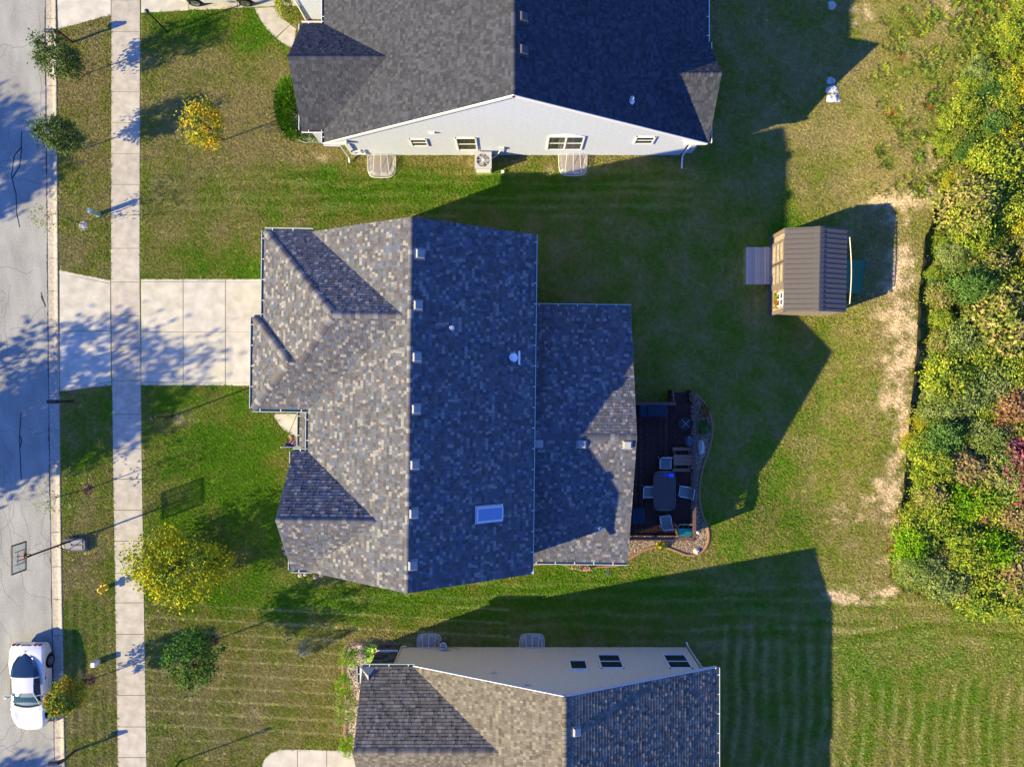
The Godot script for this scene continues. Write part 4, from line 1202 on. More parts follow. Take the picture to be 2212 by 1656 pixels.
	bush("round bright green shrub beside broad-leaved hosta in gravel bed", 757, 1414, 0.4, Vector3(0.55, 0.45, 0.55), LIME, 52, 0.07, 80, g)
	bush("broad-leaved pale green hosta by the stone veneer", 804, 1411, 0.22, Vector3(0.42, 0.28, 0.42), [Color(0.24, 0.40, 0.05), Color(0.30, 0.44, 0.10)], 53, 0.2, 22, g)
	bush("small green shrub at the gutter corner of gravel bed", 748, 1470, 0.35, Vector3(0.38, 0.4, 0.55), LIME, 54, 0.07, 60, g)
	bush("loose grey-green shrub beside the brown gable in gravel bed", 752, 1526, 0.4, Vector3(0.5, 0.45, 0.75), [Color(0.15, 0.22, 0.05), Color(0.20, 0.27, 0.07)], 55, 0.09, 70, g)
	bush("bright green shrub at the end of gravel bed by driveway", 754, 1600, 0.38, Vector3(0.4, 0.42, 0.5), LIME, 56, 0.07, 60, g)
	bush("low dark green shrub in gravel by the white house corner", 672, 296, 0.25, Vector3(0.75, 0.3, 0.3), GREEN, 57, 0.09, 50)
	bush("red flowering plant in gravel beside the deck stairs", 1520, 885, 0.25, Vector3(0.22, 0.25, 0.35), [Color(0.30, 0.05, 0.03), Color(0.10, 0.16, 0.03)], 58, 0.09, 26)
	bush("dark green plant in gravel bed outside the deck rail", 1518, 922, 0.3, Vector3(0.32, 0.3, 0.4), GREEN, 59, 0.09, 40)
	bush("yellow flowering plant under the deck's lower rail", 1428, 1176, 0.15, Vector3(0.28, 0.18, 0.16), [Color(0.55, 0.45, 0.02), Color(0.10, 0.16, 0.03)], 60, 0.08, 22)
	bush("pink flowering plant along the wing wall bed", 1256, 1220, 0.2, Vector3(0.75, 0.22, 0.22), [Color(0.55, 0.25, 0.28), Color(0.12, 0.2, 0.04), Color(0.12, 0.2, 0.04)], 61, 0.09, 46)
func bush(label: String, u: float, v: float, hc: float, R: Vector3, cols: Array, sd: int, ln := 0.09, clumps := 60, group := "") -> void:
	var t := thing("shrub", label, "shrub", P(u, v, 0.0), 0.0, group)
	inst("foliage", crown(sd, R, clumps, 20, ln, cols, 0.6, 1.0, 0.22).mesh(leaf_mat("leaf", Color.WHITE)), Transform3D(Basis.IDENTITY, Vector3(0, hc, 0)), t)
	var b := MB.new(); b.tube(Vector3(0, -0.03, 0), Vector3(0, hc, 0), 0.03, 0.012, 6); part("stem", b, M.bark, t)

const WORDS := {"yg": "yellow-green", "olive": "dull olive", "green": "dark green", "grey": "grey-green", "lime": "lime green", "yellow": "bright yellow", "rust": "rust red", "brown": "golden brown", "plum": "purple red"}
func make_thicket() -> void:
	# the overgrown belt on the right: every shrub its own thing, unit crowns shared between alike ones
	rng.seed = 61
	var kinds := {"yg": ["yellow-green leafy shrub in the thicket beyond the silt fence", YG, 0.13], "olive": ["dull olive shrub in the thicket beyond the silt fence", OLIVE, 0.15], "green": ["dark green shrub in the thicket beyond the silt fence", GREEN, 0.12], "grey": ["grey-green small-leaved shrub in the thicket beyond the silt fence", GREYG, 0.11],
		"lime": ["bright lime green shrub in the thicket beyond the silt fence", LIME, 0.14], "yellow": ["bright yellow shrub in the thicket beyond the silt fence", YELLOW, 0.12], "rust": ["rust red shrub in the thicket beyond the silt fence", RUST, 0.17], "brown": ["golden brown large-leaved shrub in the thicket beyond the silt fence", BROWN, 0.2], "plum": ["purple red sumac shrub in the thicket beyond the silt fence", PLUM, 0.2]}
	var shapes := {}
	for k in kinds:
		shapes[k] = []
		for i in (3 if k in ["yg", "olive", "grey", "green"] else 2):
			shapes[k].append(crown(hash(k) % 900 + i, Vector3(1, 0.9, 1), 95, 42, kinds[k][2], kinds[k][1], 0.5, 1.0, 0.23).mesh(leaf_mat("leaf", Color.WHITE)))
	var stems := []
	for i in 3:
		var b := MB.new()
		for j in 6:
			var a := rng.randf() * TAU
			b.tube(Vector3(0, -0.9, 0), Vector3(cos(a) * 0.5, rng.randf_range(-0.1, 0.5), sin(a) * 0.5), 0.035, 0.012, 5)
		stems.append(b.mesh(M.bark))
	var spots := []
	# set pieces read off the photograph
	for q in [["rust", 2155, 880, 1.0], ["rust", 2190, 850, 0.8], ["brown", 2062, 1002, 0.85], ["plum", 2195, 1005, 1.15], ["plum", 2215, 1060, 0.8], ["brown", 2170, 1110, 0.9], ["brown", 2195, 1215, 1.35], ["brown", 2150, 1200, 0.8], ["rust", 2105, 1105, 0.6], ["plum", 2212, 700, 0.9], ["rust", 2205, 760, 0.6],
			["lime", 2060, 1075, 1.05], ["lime", 2035, 1095, 0.7], ["lime", 1950, 1175, 0.75], ["lime", 2200, 930, 0.8], ["yellow", 2130, 935, 0.6], ["yellow", 2195, 480, 0.8], ["yellow", 2190, 200, 0.9], ["yellow", 1960, 955, 0.5], ["yellow", 2150, 300, 0.7], ["lime", 2080, 1120, 0.6],
			["grey", 2060, 860, 1.3], ["grey", 2010, 870, 0.9], ["grey", 2120, 830, 1.0], ["grey", 2050, 740, 1.1], ["olive", 2120, 690, 1.3], ["grey", 2100, 950, 0.9], ["rust", 2070, 905, 0.45], ["yg", 2000, 1000, 0.9], ["green", 2010, 940, 0.9]]:
		spots.append(q)
	var tries := 0
	while spots.size() < 230 and tries < 9000:
		tries += 1
		var v := rng.randf_range(20, 1345); var u := rng.randf_range(1910, 2300)
		var edge := pl(v, EDGE_W)
		if v > 1250: edge = pl(v, [[1250, 1945], [1290, 2010], [1320, 2120], [1345, 2230]])
		var rad := rng.randf_range(0.4, 1.2)
		if v < 330: rad = rng.randf_range(0.45, 0.85)
		if u < edge + rad * K * 0.62: continue
		if v < 150 and u < 2150: continue
		var ok := true
		for s in spots:
			if Vector2(s[1] - u, s[2] - v).length() < (s[3] + rad) * K * 0.46: ok = false; break
		if not ok: continue
		var r := rng.randf()
		var kind := "yg" if r < 0.40 else "olive" if r < 0.62 else "grey" if r < 0.75 else "green" if r < 0.85 else "yellow" if r < 0.91 else "lime" if r < 0.93 else "yg"
		spots.append([kind, u, v, rad])
	for s in spots:
		var rad: float = s[3]
		var hgt := rad * rng.randf_range(0.75, 1.15)
		var best := 1e9; var nk := ""
		for q in spots:
			var dd := Vector2(q[1] - s[1], q[2] - s[2]).length()
			if q[0] != s[0] and dd < best: best = dd; nk = q[0]
		var ef: float = pl(s[2], EDGE_W)
		var where: String = "beyond the sawn log" if s[2] < 330 else "level with the shed" if s[2] < 700 else "past shed level" if s[2] < 850 else "level with the deck" if s[2] < 1160 else "at the striped lawn corner"
		if s[1] < ef + 60 and s[2] > 430 and s[2] < 1200: where = "by silt fence " + where
		var lab: String = "%s %s shrub next to %s one %s" % ["small" if rad < 0.65 else "mid-sized" if rad < 0.95 else "large", WORDS[s[0]], WORDS[nk], where]
		var o := thing("shrub", lab, "shrub", PG(s[1], s[2]), rng.randf() * TAU, "thicket shrubs")
		var x := Transform3D(Basis.IDENTITY.scaled(Vector3(rad * rng.randf_range(0.85, 1.3), hgt, rad * rng.randf_range(0.85, 1.3))), Vector3(0, hgt * 0.9, 0))
		inst("foliage", shapes[s[0]][rng.randi() % shapes[s[0]].size()], x, o)
		inst("stems", stems[rng.randi() % 3], x, o)
	# bare dead branches poking out of the thicket
	for q in [[2190, 520, 0.5], [2160, 555, 0.9], [2120, 650, 0.3], [2080, 790, 2.2], [2120, 830, 1.2], [2150, 255, 0.2], [2195, 540, 0.7]]:
		var t := thing("dead_branch", "bare pale dead branch sticking out of the thicket", "branch", PG(q[0], q[1]), q[2], "dead branches in the thicket")
		var b := MB.new()
		var p := Vector3(-0.3, 0, 0); var d := Vector3(0.9, 0.95, 0).normalized()
		for i in 6:
			var e := p + d * 0.34
			b.tube(p, e, 0.03 - i * 0.004, 0.026 - i * 0.004, 5)
			for k in 2:
				b.tube(e, e + (d + Vector3(rng.randfn(), rng.randfn() * 0.4, rng.randfn()) * 0.7).normalized() * rng.randf_range(0.3, 0.7), 0.011, 0.004, 4)
			p = e; d = (d + Vector3(rng.randfn() * 0.15, -0.16, rng.randfn() * 0.25)).normalized()
		part("limbs", b, M.pale_bark, t)
	# rank weeds on the rough ground
	var wb := MB.new()
	for i in 26:
		var a := rng.randf() * TAU; var d := Vector3(cos(a), rng.randf_range(0.25, 1.1), sin(a)).normalized()
		var k := rng.randf_range(0.7, 1.3)
		wb.col = Color(k, k, k)
		leaf(wb, Vector3(cos(a), 0, sin(a)) * 0.04 + d * rng.randf_range(0.02, 0.16), d, Vector3(-d.x * d.y, 1, -d.z * d.y).normalized(), 0.17, 0.06)
	var xs := []; var cs := PackedColorArray()
	var wn := FastNoiseLite.new(); wn.frequency = 0.017; wn.seed = 21
	while xs.size() < 9000:
		var u := rng.randf_range(1860, 2290); var v := rng.randf_range(-30, 1345)
		var e := pl(v, EDGE_W)
		if v > 1250: e = pl(v, [[1250, 1925], [1290, 1985], [1320, 2080], [1345, 2210]])
		var dens := 0.9
		if u < e + 12:
			if v > 425: dens = 0.0 if u < e - 4 else 0.35
			else: dens = clampf(wn.get_noise_2d(u, v) * 2.2 + 0.12 + (u - 1960.0) / 500.0, 0, 1) * clampf((u - 1870.0) / 60.0, 0, 1)
		if rng.randf() > dens: continue
		var c: Color = (YG if rng.randf() < 0.7 else OLIVE)[rng.randi() % 4]
		if rng.randf() < 0.015: c = Color(0.35, 0.09, 0.03)
		var k := rng.randf_range(0.7, 1.2)
		cs.append(Color(c.r * k, c.g * k, c.b * k))
		var s := rng.randf_range(0.4, 1.05)
		xs.append(Transform3D(Basis(Vector3.UP, rng.randf() * TAU).scaled(Vector3(s, s * 0.8, s)), PG(u, v)))
	var wo := scatter("weeds", wb.mesh(leaf_mat("leaf", Color.WHITE)), xs, cs, "rank yellow-green weeds on rough ground and under the thicket")
	wo.set_meta("category", "weeds")

# ---------- street things ----------
func lamp_post(u: float, v: float, label: String) -> void:
	var t := thing("lamp_post", label, "lamp post", P(u, v), 0.0, "black yard lamp posts")
	var b := MB.new(); b.tube(Vector3(0, -0.05, 0), Vector3(0, 1.9, 0), 0.045, 0.04, 10); b.lathe(Vector3.ZERO, [[0.08, 0.0], [0.08, 0.05], [0.045, 0.12]], 12)
	part("post", b, M.black, t)
	var l := MB.new()
	l.lathe(Vector3(0, 1.9, 0), [[0.05, 0.0], [0.09, 0.03], [0.09, 0.05]], 6)
	for i in 6: l.tube(Vector3(cos(TAU * i / 6) * 0.08, 1.95, sin(TAU * i / 6) * 0.08), Vector3(cos(TAU * i / 6) * 0.11, 2.15, sin(TAU * i / 6) * 0.11), 0.01, 0.01, 4)
	l.lathe(Vector3(0, 2.15, 0), [[0.125, 0.0], [0.10, 0.04], [0.03, 0.12], [0.015, 0.17], [0, 0.17]], 6)
	var h := part("lantern", l, M.black, t)
	var g := MB.new(); g.lathe(Vector3(0, 1.95, 0), [[0.07, 0.0], [0.098, 0.2]], 6); part("pane", g, M.clear, h)
func mailbox(u: float, v: float, label: String, post: Material, body: Material, hgt: float, flag: Material, deg := 0.0) -> Node3D:
	var t := thing("mailbox", label, "mailbox", P(u, v), deg_to_rad(deg), "kerbside mailboxes")
	var b := MB.new(); b.box(Vector3(0, hgt * 0.5 + 0.05, 0), Vector3(0.1, hgt + 0.2, 0.1)); b.box(Vector3(-0.25, hgt - 0.03, 0), Vector3(0.6, 0.06, 0.1)); b.box(Vector3(-0.16, hgt - 0.2, 0), Vector3(0.42, 0.05, 0.05), Basis(Vector3.BACK, -0.8))
	part("post", b, post, t)
	var m := MB.new()
	var g := []
	for x in [-0.6, -0.1]:
		var row := []
		for i in 13:
			var a := PI * i / 12.0
			row.append(Vector3(x, hgt + 0.12 + sin(a) * 0.1, cos(a) * 0.095))
		row.push_front(Vector3(x, hgt, 0.095)); row.append(Vector3(x, hgt, -0.095))
		g.append(row)
	m.grid(g)
	m.fan(g[1]); var e: Array = g[0].duplicate(); e.reverse(); m.fan(e)
	m.quad(g[0][0], g[0][-1], g[1][-1], g[1][0])
	part("box", m, body, t)
	var d := MB.new(); d.box(Vector3(-0.61, hgt + 0.1, 0), Vector3(0.015, 0.19, 0.17)); d.box(Vector3(-0.625, hgt + 0.17, 0), Vector3(0.02, 0.03, 0.04)); part("door", d, body, t)
	var f := MB.new(); f.box(Vector3(-0.3, hgt + 0.13, 0.105), Vector3(0.2, 0.035, 0.012)); f.box(Vector3(-0.41, hgt + 0.15, 0.105), Vector3(0.05, 0.08, 0.012)); part("flag", f, flag, t)
	return t
func wheel(parent: Node, at: Vector3, r: float, w: float, side: float, spokes := 5) -> void:
	var bs := Basis(Vector3.BACK, -PI / 2 * side)
	var b := MB.new()
	b.lathe(at, [[r * 0.66, -w * 0.5], [r * 0.94, -w * 0.5], [r, -w * 0.3], [r, w * 0.3], [r * 0.94, w * 0.5], [r * 0.7, w * 0.5], [r * 0.66, w * 0.42]], 24, bs)
	var wn := part("wheel", b, M.rubber, parent)
	var m := MB.new()
	m.lathe(at, [[r * 0.68, w * 0.46], [r * 0.62, w * 0.46], [r * 0.6, w * 0.1], [0, w * 0.1]], 24, bs)
	part("rim", m, M.vent_dark, wn)
	var s := MB.new()
	for i in spokes:
		var a := TAU * i / spokes
		s.box(at + bs * Vector3(cos(a) * r * 0.35, w * 0.40, sin(a) * r * 0.35), Vector3(r * 0.62, 0.03, r * 0.2), bs * Basis(Vector3.UP, -a))
	s.lathe(at, [[r * 0.16, w * 0.36], [r * 0.16, w * 0.46], [0, w * 0.48]], 12, bs)
	s.lathe(at, [[r * 0.66, w * 0.40], [r * 0.66, w * 0.48], [r * 0.58, w * 0.47], [r * 0.56, w * 0.38]], 24, bs)
	part("spokes", s, M.steel, wn)
func ip(x: float, xs: Array, ys: Array) -> float:
	# smooth interpolation through stations
	var i := 0
	while i < xs.size() - 2 and x > xs[i + 1]: i += 1
	var t := clampf((x - xs[i]) / (xs[i + 1] - xs[i]), 0, 1)
	return cubic_interpolate(ys[i], ys[i + 1], ys[maxi(i - 1, 0)], ys[mini(i + 2, ys.size() - 1)], t)
func make_sports_car() -> void:
	var t := thing("sports_car", "white low sports coupe parked at the kerb", "car", Q(-1029, 647, -0.1))
	# z: +2.29 nose .. -2.29 tail; x to both sides
	var S := [0.0, 0.12, 0.45, 0.9, 1.4, 1.75, 2.3, 2.9, 3.5, 4.0, 4.35, 4.58]
	var HW := [0.40, 0.66, 0.80, 0.885, 0.915, 0.905, 0.895, 0.915, 0.94, 0.93, 0.90, 0.84]
	var TY := [0.50, 0.58, 0.68, 0.77, 0.83, 0.86, 0.88, 0.90, 0.94, 0.94, 0.93, 0.88]
	var SY := [0.46, 0.54, 0.66, 0.76, 0.76, 0.75, 0.78, 0.82, 0.88, 0.88, 0.86, 0.82]
	var BY := [0.26, 0.20, 0.17, 0.17, 0.17, 0.17, 0.17, 0.17, 0.17, 0.2, 0.28, 0.36]
	var g := []
	var wheel_z := [0.95, 3.60]
	for i in 61:
		var s := 4.58 * i / 60.0
		var z := 2.29 - s
		var w := ip(s, S, HW); var ty := ip(s, S, TY); var sy := ip(s, S, SY); var by := ip(s, S, BY)
		# wheel arches
		var arch := 0.0
		for q in wheel_z:
			var dz := absf(s - q) / 0.40
			if dz < 1.0: arch = maxf(arch, sqrt(1 - dz * dz) * 0.40)
		var sill := maxf(by, 0.30 + arch if arch > 0 else by)
		var bulge := 0.03 * exp(-pow((s - 0.9) / 0.4, 2)) + 0.03 * exp(-pow((s - 3.6) / 0.5, 2))
		var hl := 0.02 * exp(-pow((s - 0.9) / 0.6, 2))
		var half := [Vector3(w * 0.97, sill, z), Vector3(w * 0.995, lerpf(sill, sy, 0.35), z), Vector3(w * 1.0, lerpf(sill, sy, 0.7), z), Vector3(w * 0.985, sy - 0.04, z), Vector3(w * 0.94, sy + bulge * 0.6, z), Vector3(w * 0.84, sy + bulge + 0.012, z), Vector3(w * 0.66, lerpf(sy, ty, 0.55) + bulge * 0.4, z), Vector3(w * 0.45, ty - 0.012 - hl, z), Vector3(w * 0.22, ty + hl * 0.5, z), Vector3(0, ty + 0.004, z)]
		var row := []
		for p in half: row.append(p)
		for k in range(half.size() - 2, -1, -1): row.append(Vector3(-half[k].x, half[k].y, half[k].z))
		g.append(row)
	var b := MB.new()
	b.grid(g)
	var nf := []
	for p in g[0]: nf.append(p)
	b.fan(nf)
	nf = []
	for p in g[60]: nf.append(p)
	nf.reverse(); b.fan(nf)
	part("body", b, M.paint, t)
	var un := MB.new(); un.box(Vector3(0, 0.3, 0), Vector3(1.5, 0.26, 4.0)); part("underbody", un, M.black, t)
	# glasshouse: rows from windscreen base over the roof to the tail of the hatch
	var GZ := [0.80, 0.55, 0.25, 0.08, -0.3, -0.65, -0.72, -1.05, -1.4, -1.7, -1.9]
	var GY := [0.86, 1.00, 1.13, 1.175, 1.195, 1.185, 1.18, 1.13, 1.06, 0.99, 0.95]
	var RW := [0.66, 0.66, 0.58, 0.55, 0.55, 0.56, 0.56, 0.52, 0.44, 0.31, 0.10]
	var GW2 := [0.72, 0.80, 0.80, 0.79, 0.78, 0.76, 0.76, 0.70, 0.58, 0.40, 0.14]
	var rows := []; var sideL := []; var sideR := []
	for i in GZ.size():
		var row := []
		for j in 9:
			var a := -1.0 + j / 4.0
			var bow := (0.10 if i < 3 else 0.0) * (1 - a * a)
			row.append(Vector3(a * RW[i], GY[i] - 0.05 * a * a, GZ[i] + (bow if i < 2 else bow * 0.5)))
		rows.append(row)
		var low := maxf(0.80, 0.86 + 0.02 * i)
		sideL.append([row[0], Vector3(-GW2[i], minf(low, GY[i] - 0.02), row[0].z)]); sideR.append([Vector3(GW2[i], minf(low, GY[i] - 0.02), row[8].z), row[8]])
	var ws := MB.new(); ws.grid(rows.slice(0, 4), true); part("windscreen", ws, M.windscreen, t)
	var rf := MB.new(); rf.grid(rows.slice(3, 6), true); part("roof_panel", rf, M.paint, t)
	var bar := MB.new(); bar.grid(rows.slice(5, 7), true); bar.grid(sideL.slice(5, 7), true); bar.grid(sideR.slice(5, 7), true); part("roof_bar", bar, M.paint, t)
	var ht := MB.new(); ht.grid(rows.slice(6, 11), true); ht.grid(sideL.slice(6, 11), true); ht.grid(sideR.slice(6, 11), true); part("rear_hatch", ht, mat("hatchglass", lin(0.012, 0.03, 0.07), 0.04), t)
	var sg3 := MB.new(); sg3.grid(sideL.slice(2, 6), true); part("side_window", sg3, M.glass, t)
	var sg4 := MB.new(); sg4.grid(sideR.slice(2, 6), true); part("side_window", sg4, M.glass, t)
	for k in [sideL, sideR]:
		var pl2 := MB.new()
		for i in 3: pl2.tube(k[i][0 if k == sideL else 1], k[i + 1][0 if k == sideL else 1], 0.025, 0.025, 6)
		part("pillar", pl2, M.paint, t)
	var cw := MB.new()
	for j in 8: cw.tube(rows[0][j] + Vector3(0, 0.005, 0.03), rows[0][j + 1] + Vector3(0, 0.005, 0.03), 0.045, 0.045, 6)
	part("cowl", cw, M.black, t)
	# cabin seen through the glass
	var inn := MB.new(); inn.box(Vector3(0, 0.62, -0.1), Vector3(1.45, 0.2, 1.5)); inn.box(Vector3(0, 0.80, 0.55), Vector3(1.4, 0.14, 0.35), Basis.IDENTITY, 0.05); part("interior", inn, M.black_soft, t)
	for k in [-0.36, 0.36]:
		var se := MB.new(); se.box(Vector3(k, 0.78, -0.1), Vector3(0.5, 0.16, 0.5), Basis.IDENTITY, 0.05); se.box(Vector3(k, 0.95, -0.42), Vector3(0.48, 0.4, 0.14), Basis(Vector3.RIGHT, -0.3), 0.05); part("seat", se, mat("seatgrey", lin(0.33, 0.33, 0.32), 0.7), t)
	for q in [[0.80, 1.34, 1.0], [-0.80, 1.34, -1.0], [0.81, -1.31, 1.0], [-0.81, -1.31, -1.0]]:
		wheel(t, Vector3(q[0], 0.325, q[1]), 0.325, 0.25, q[2])
	for k in [-1.0, 1.0]:
		var mi := MB.new(); mi.box(Vector3(k * 1.0, 0.93, 0.42), Vector3(0.2, 0.11, 0.12), Basis(Vector3.UP, k * 0.25), 0.035); mi.box(Vector3(k * 0.88, 0.88, 0.42), Vector3(0.14, 0.03, 0.06)); part("mirror", mi, M.paint, t)
		var st := MB.new(); st.tube(Vector3(k * 0.915, 0.42, 0.75), Vector3(k * 0.925, 0.42, -0.75), 0.02, 0.02, 6); part("sill_strip", st, M.steel, t)
	for k in [-0.68, -0.46, 0.46, 0.68]:
		var tl := MB.new(); tl.lathe(Vector3(k, 0.80, -2.29), [[0.1, 0.0], [0.09, 0.02], [0, 0.028]], 14, Basis(Vector3.RIGHT, -PI / 2 + 0.35)); part("tail_light", tl, mat("lens", lin(0.22, 0.01, 0.01), 0.1), t)
	var tr := MB.new(); tr.box(Vector3(0, 0.84, -2.28), Vector3(0.5, 0.1, 0.03), Basis(Vector3.RIGHT, 0.3)); part("plate_recess", tr, M.black, t)
	var em := MB.new(); em.box(Vector3(-0.03, 0.955, -2.0), Vector3(0.02, 0.006, 0.12), Basis(Vector3.UP, 0.9)); em.box(Vector3(0.03, 0.955, -2.0), Vector3(0.02, 0.006, 0.12), Basis(Vector3.UP, -0.9)); part("emblem", em, M.black, t)
	var em2 := MB.new(); em2.box(Vector3(0, 0.57, 2.17), Vector3(0.07, 0.02, 0.03)); part("emblem", em2, M.red, t)
	var ln := MB.new(); ln.tube(Vector3(-0.6, 0.955, -0.66), Vector3(-0.6, 0.956, -0.66), 0.001, 0.001, 4)
	for k in [-1.0, 1.0]:
		var dr := MB.new(); dr.box(Vector3(k * 0.914, 0.62, -0.78), Vector3(0.012, 0.3, 0.012)); dr.box(Vector3(k * 0.92, 0.72, -0.55), Vector3(0.02, 0.05, 0.16)); part("door_handle", dr, M.vent_dark, t)
func make_suv() -> void:
	var t := thing("car", "white crossover parked on driveway of the white-sided house", "car", Q(-624, -850, 0.022), -PI / 2)
	var S := [0.0, 0.1, 0.4, 1.0, 1.6, 2.4, 3.2, 4.0, 4.35, 4.5]
	var HW := [0.6, 0.78, 0.87, 0.90, 0.90, 0.90, 0.90, 0.88, 0.82, 0.76]
	var TY := [0.75, 0.9, 0.98, 1.05, 1.08, 1.1, 1.1, 1.1, 1.05, 0.95]
	var g := []
	for i in 41:
		var s := 4.5 * i / 40.0; var z := 2.25 - s
		var w := ip(s, S, HW); var ty := ip(s, S, TY)
		var arch := 0.0
		for q in [0.9, 3.55]:
			var dz := absf(s - q) / 0.44
			if dz < 1: arch = maxf(arch, sqrt(1 - dz * dz) * 0.42)
		var sill := 0.34 + arch if arch > 0 else 0.3
		var row := [Vector3(w * 0.96, sill, z), Vector3(w, lerpf(sill, ty, 0.5), z), Vector3(w * 0.97, ty - 0.06, z), Vector3(w * 0.85, ty, z), Vector3(0, ty + 0.04, z), Vector3(-w * 0.85, ty, z), Vector3(-w * 0.97, ty - 0.06, z), Vector3(-w, lerpf(sill, ty, 0.5), z), Vector3(-w * 0.96, sill, z)]
		g.append(row)
	var b := MB.new(); b.grid(g)
	var f := []
	for p in g[0]: f.append(p)
	b.fan(f); f = []
	for p in g[40]: f.append(p)
	f.reverse(); b.fan(f)
	part("body", b, M.paint, t)
	var un := MB.new(); un.box(Vector3(0, 0.42, 0), Vector3(1.5, 0.4, 3.9)); part("underbody", un, M.black, t)
	var gl := MB.new(); var rr := []
	for q in [[1.0, 1.08, 0.8], [0.3, 1.55, 0.66], [-1.6, 1.58, 0.64], [-2.05, 1.1, 0.74]]: rr.append([Vector3(-0.84, 1.06, q[0]), Vector3(-q[2], q[1], q[0]), Vector3(q[2], q[1], q[0]), Vector3(0.84, 1.06, q[0])])
	gl.grid(rr, true); part("glasshouse", gl, M.glass, t)
	var rf := MB.new(); rf.box(Vector3(0, 1.6, -0.65), Vector3(1.3, 0.05, 1.95), Basis.IDENTITY, 0.03); part("roof_panel", rf, M.paint, t)
	for q in [[0.80, 1.35, 1.0], [-0.80, 1.35, -1.0], [0.80, -1.3, 1.0], [-0.80, -1.3, -1.0]]: wheel(t, Vector3(q[0], 0.35, q[1]), 0.35, 0.24, q[2], 10)
	var bm := MB.new(); bm.box(Vector3(0, 0.5, 2.22), Vector3(1.3, 0.2, 0.08)); part("bumper", bm, M.black_soft, t)
func make_hoop() -> void:
	var t := thing("basketball_hoop", "portable basketball hoop with clear backboard leaning over the street", "basketball hoop", Q(-946, 348))
	var o := -t.position
	var b := MB.new()
	var top := []; var low := []
	for q in [[131, 1174], [139, 1163], [150, 1160], [182, 1161], [189, 1166], [190, 1186], [184, 1191], [150, 1191], [136, 1186]]:
		top.push_front(P(q[0], q[1], 0.2) + o); low.push_front(P(q[0], q[1], 0.0) + o)
	var cc := Vector3.ZERO
	for p in top: cc += p / top.size()
	var ins := []
	for p in top: ins.append(cc + (p - cc) * 0.82 + Vector3(0, 0.07, 0))
	for i in top.size():
		var j := (i + 1) % top.size()
		b.quad(low[i], low[j], top[j], top[i]); b.quad(top[i], top[j], ins[j], ins[i])
	b.fan(ins)
	part("base", b, mat("plastic_grey", lin(0.05, 0.05, 0.055), 0.5), t)
	var pan := MB.new()
	for q in [[165, 1170], [165, 1182]]: pan.box(P(q[0], q[1], 0.28) + o, Vector3(0.62, 0.03, 0.2), Basis.IDENTITY, 0.012)
	pan.box(P(147, 1178, 0.28) + o, Vector3(0.3, 0.03, 0.3), Basis.IDENTITY, 0.01)
	part("base_panel", pan, mat("plastic_light", lin(0.15, 0.15, 0.16), 0.5), t)
	var wh := MB.new(); wh.tube(P(150, 1163, 0.16) + o + Vector3(0, 0, -0.02), P(150, 1166, 0.16) + o, 0.08, 0.08, 12); wh.tube(P(150, 1191, 0.16) + o, P(150, 1188, 0.16) + o, 0.08, 0.08, 12); part("caster", wh, M.black, t)
	var a := Q(-956, 341, 0.2) + o; var e := Q(-969, 346, 2.95) + o
	var pm := MB.new(); pm.tube(a, e, 0.05, 0.045, 10); part("pole", pm, M.black, t)
	var br := MB.new(); br.tube(P(150, 1189, 0.2) + o, a.lerp(e, 0.3), 0.018, 0.018, 6); br.tube(P(150, 1164, 0.2) + o, a.lerp(e, 0.3), 0.018, 0.018, 6); part("brace", br, M.black, t)
	var bx := -979.0
	var c := Q(bx, 346, 3.1) + o
	var bd := MB.new(); bd.box(c, Vector3(0.02, 0.98, 1.34)); var bo := part("backboard", bd, M.board_clear, t)
	var fr := MB.new()
	for k in [-1, 1]:
		fr.box(c + Vector3(0, k * 0.5, 0), Vector3(0.05, 0.06, 1.42)); fr.box(c + Vector3(0, 0, k * 0.69), Vector3(0.045, 1.0, 0.06))
	part("frame", fr, M.black, bo)
	var sq := MB.new()
	for k in [-1, 1]: sq.box(c + Vector3(-0.018, -0.1, k * 0.32), Vector3(0.01, 0.75, 0.05))
	sq.box(c + Vector3(-0.018, 0.05, 0), Vector3(0.01, 0.05, 0.6)); sq.box(c + Vector3(-0.018, -0.4, 0), Vector3(0.01, 0.05, 0.6)); part("shooter_square", sq, M.black, bo)
	var am := MB.new()
	for k in [-0.12, 0.12]:
		am.tube(e + Vector3(0, -0.1, k * 0.3), c + Vector3(0.03, 0.2, k), 0.02, 0.02, 6); am.tube(e + Vector3(0, -0.4, k * 0.3), c + Vector3(0.03, -0.35, k), 0.02, 0.02, 6)
	part("arm", am, M.black, t)
	var ri := MB.new(); var rc := c + Vector3(-0.38, -0.38, 0)
	for i in 24:
		var w0 := TAU * i / 24; var w1 := TAU * (i + 1) / 24
		ri.tube(rc + Vector3(cos(w0), 0, sin(w0)) * 0.23, rc + Vector3(cos(w1), 0, sin(w1)) * 0.23, 0.011, 0.011, 5, false)
	ri.box(c + Vector3(-0.07, -0.39, 0), Vector3(0.16, 0.1, 0.16)); part("rim", ri, M.orange, t)
	var nt := MB.new()
	for i in 12:
		var w0 := TAU * i / 12
		for s in [0.26, -0.26]:
			nt.tube(rc + Vector3(cos(w0), 0, sin(w0)) * 0.225, rc + Vector3(cos(w0 + s) * 0.15, -0.22, sin(w0 + s) * 0.15), 0.004, 0.004, 4, false); nt.tube(rc + Vector3(cos(w0 + s) * 0.15, -0.22, sin(w0 + s) * 0.15), rc + Vector3(cos(w0) * 0.12, -0.42, sin(w0) * 0.12), 0.004, 0.004, 4, false)
	part("net", nt, M.pvc, t)
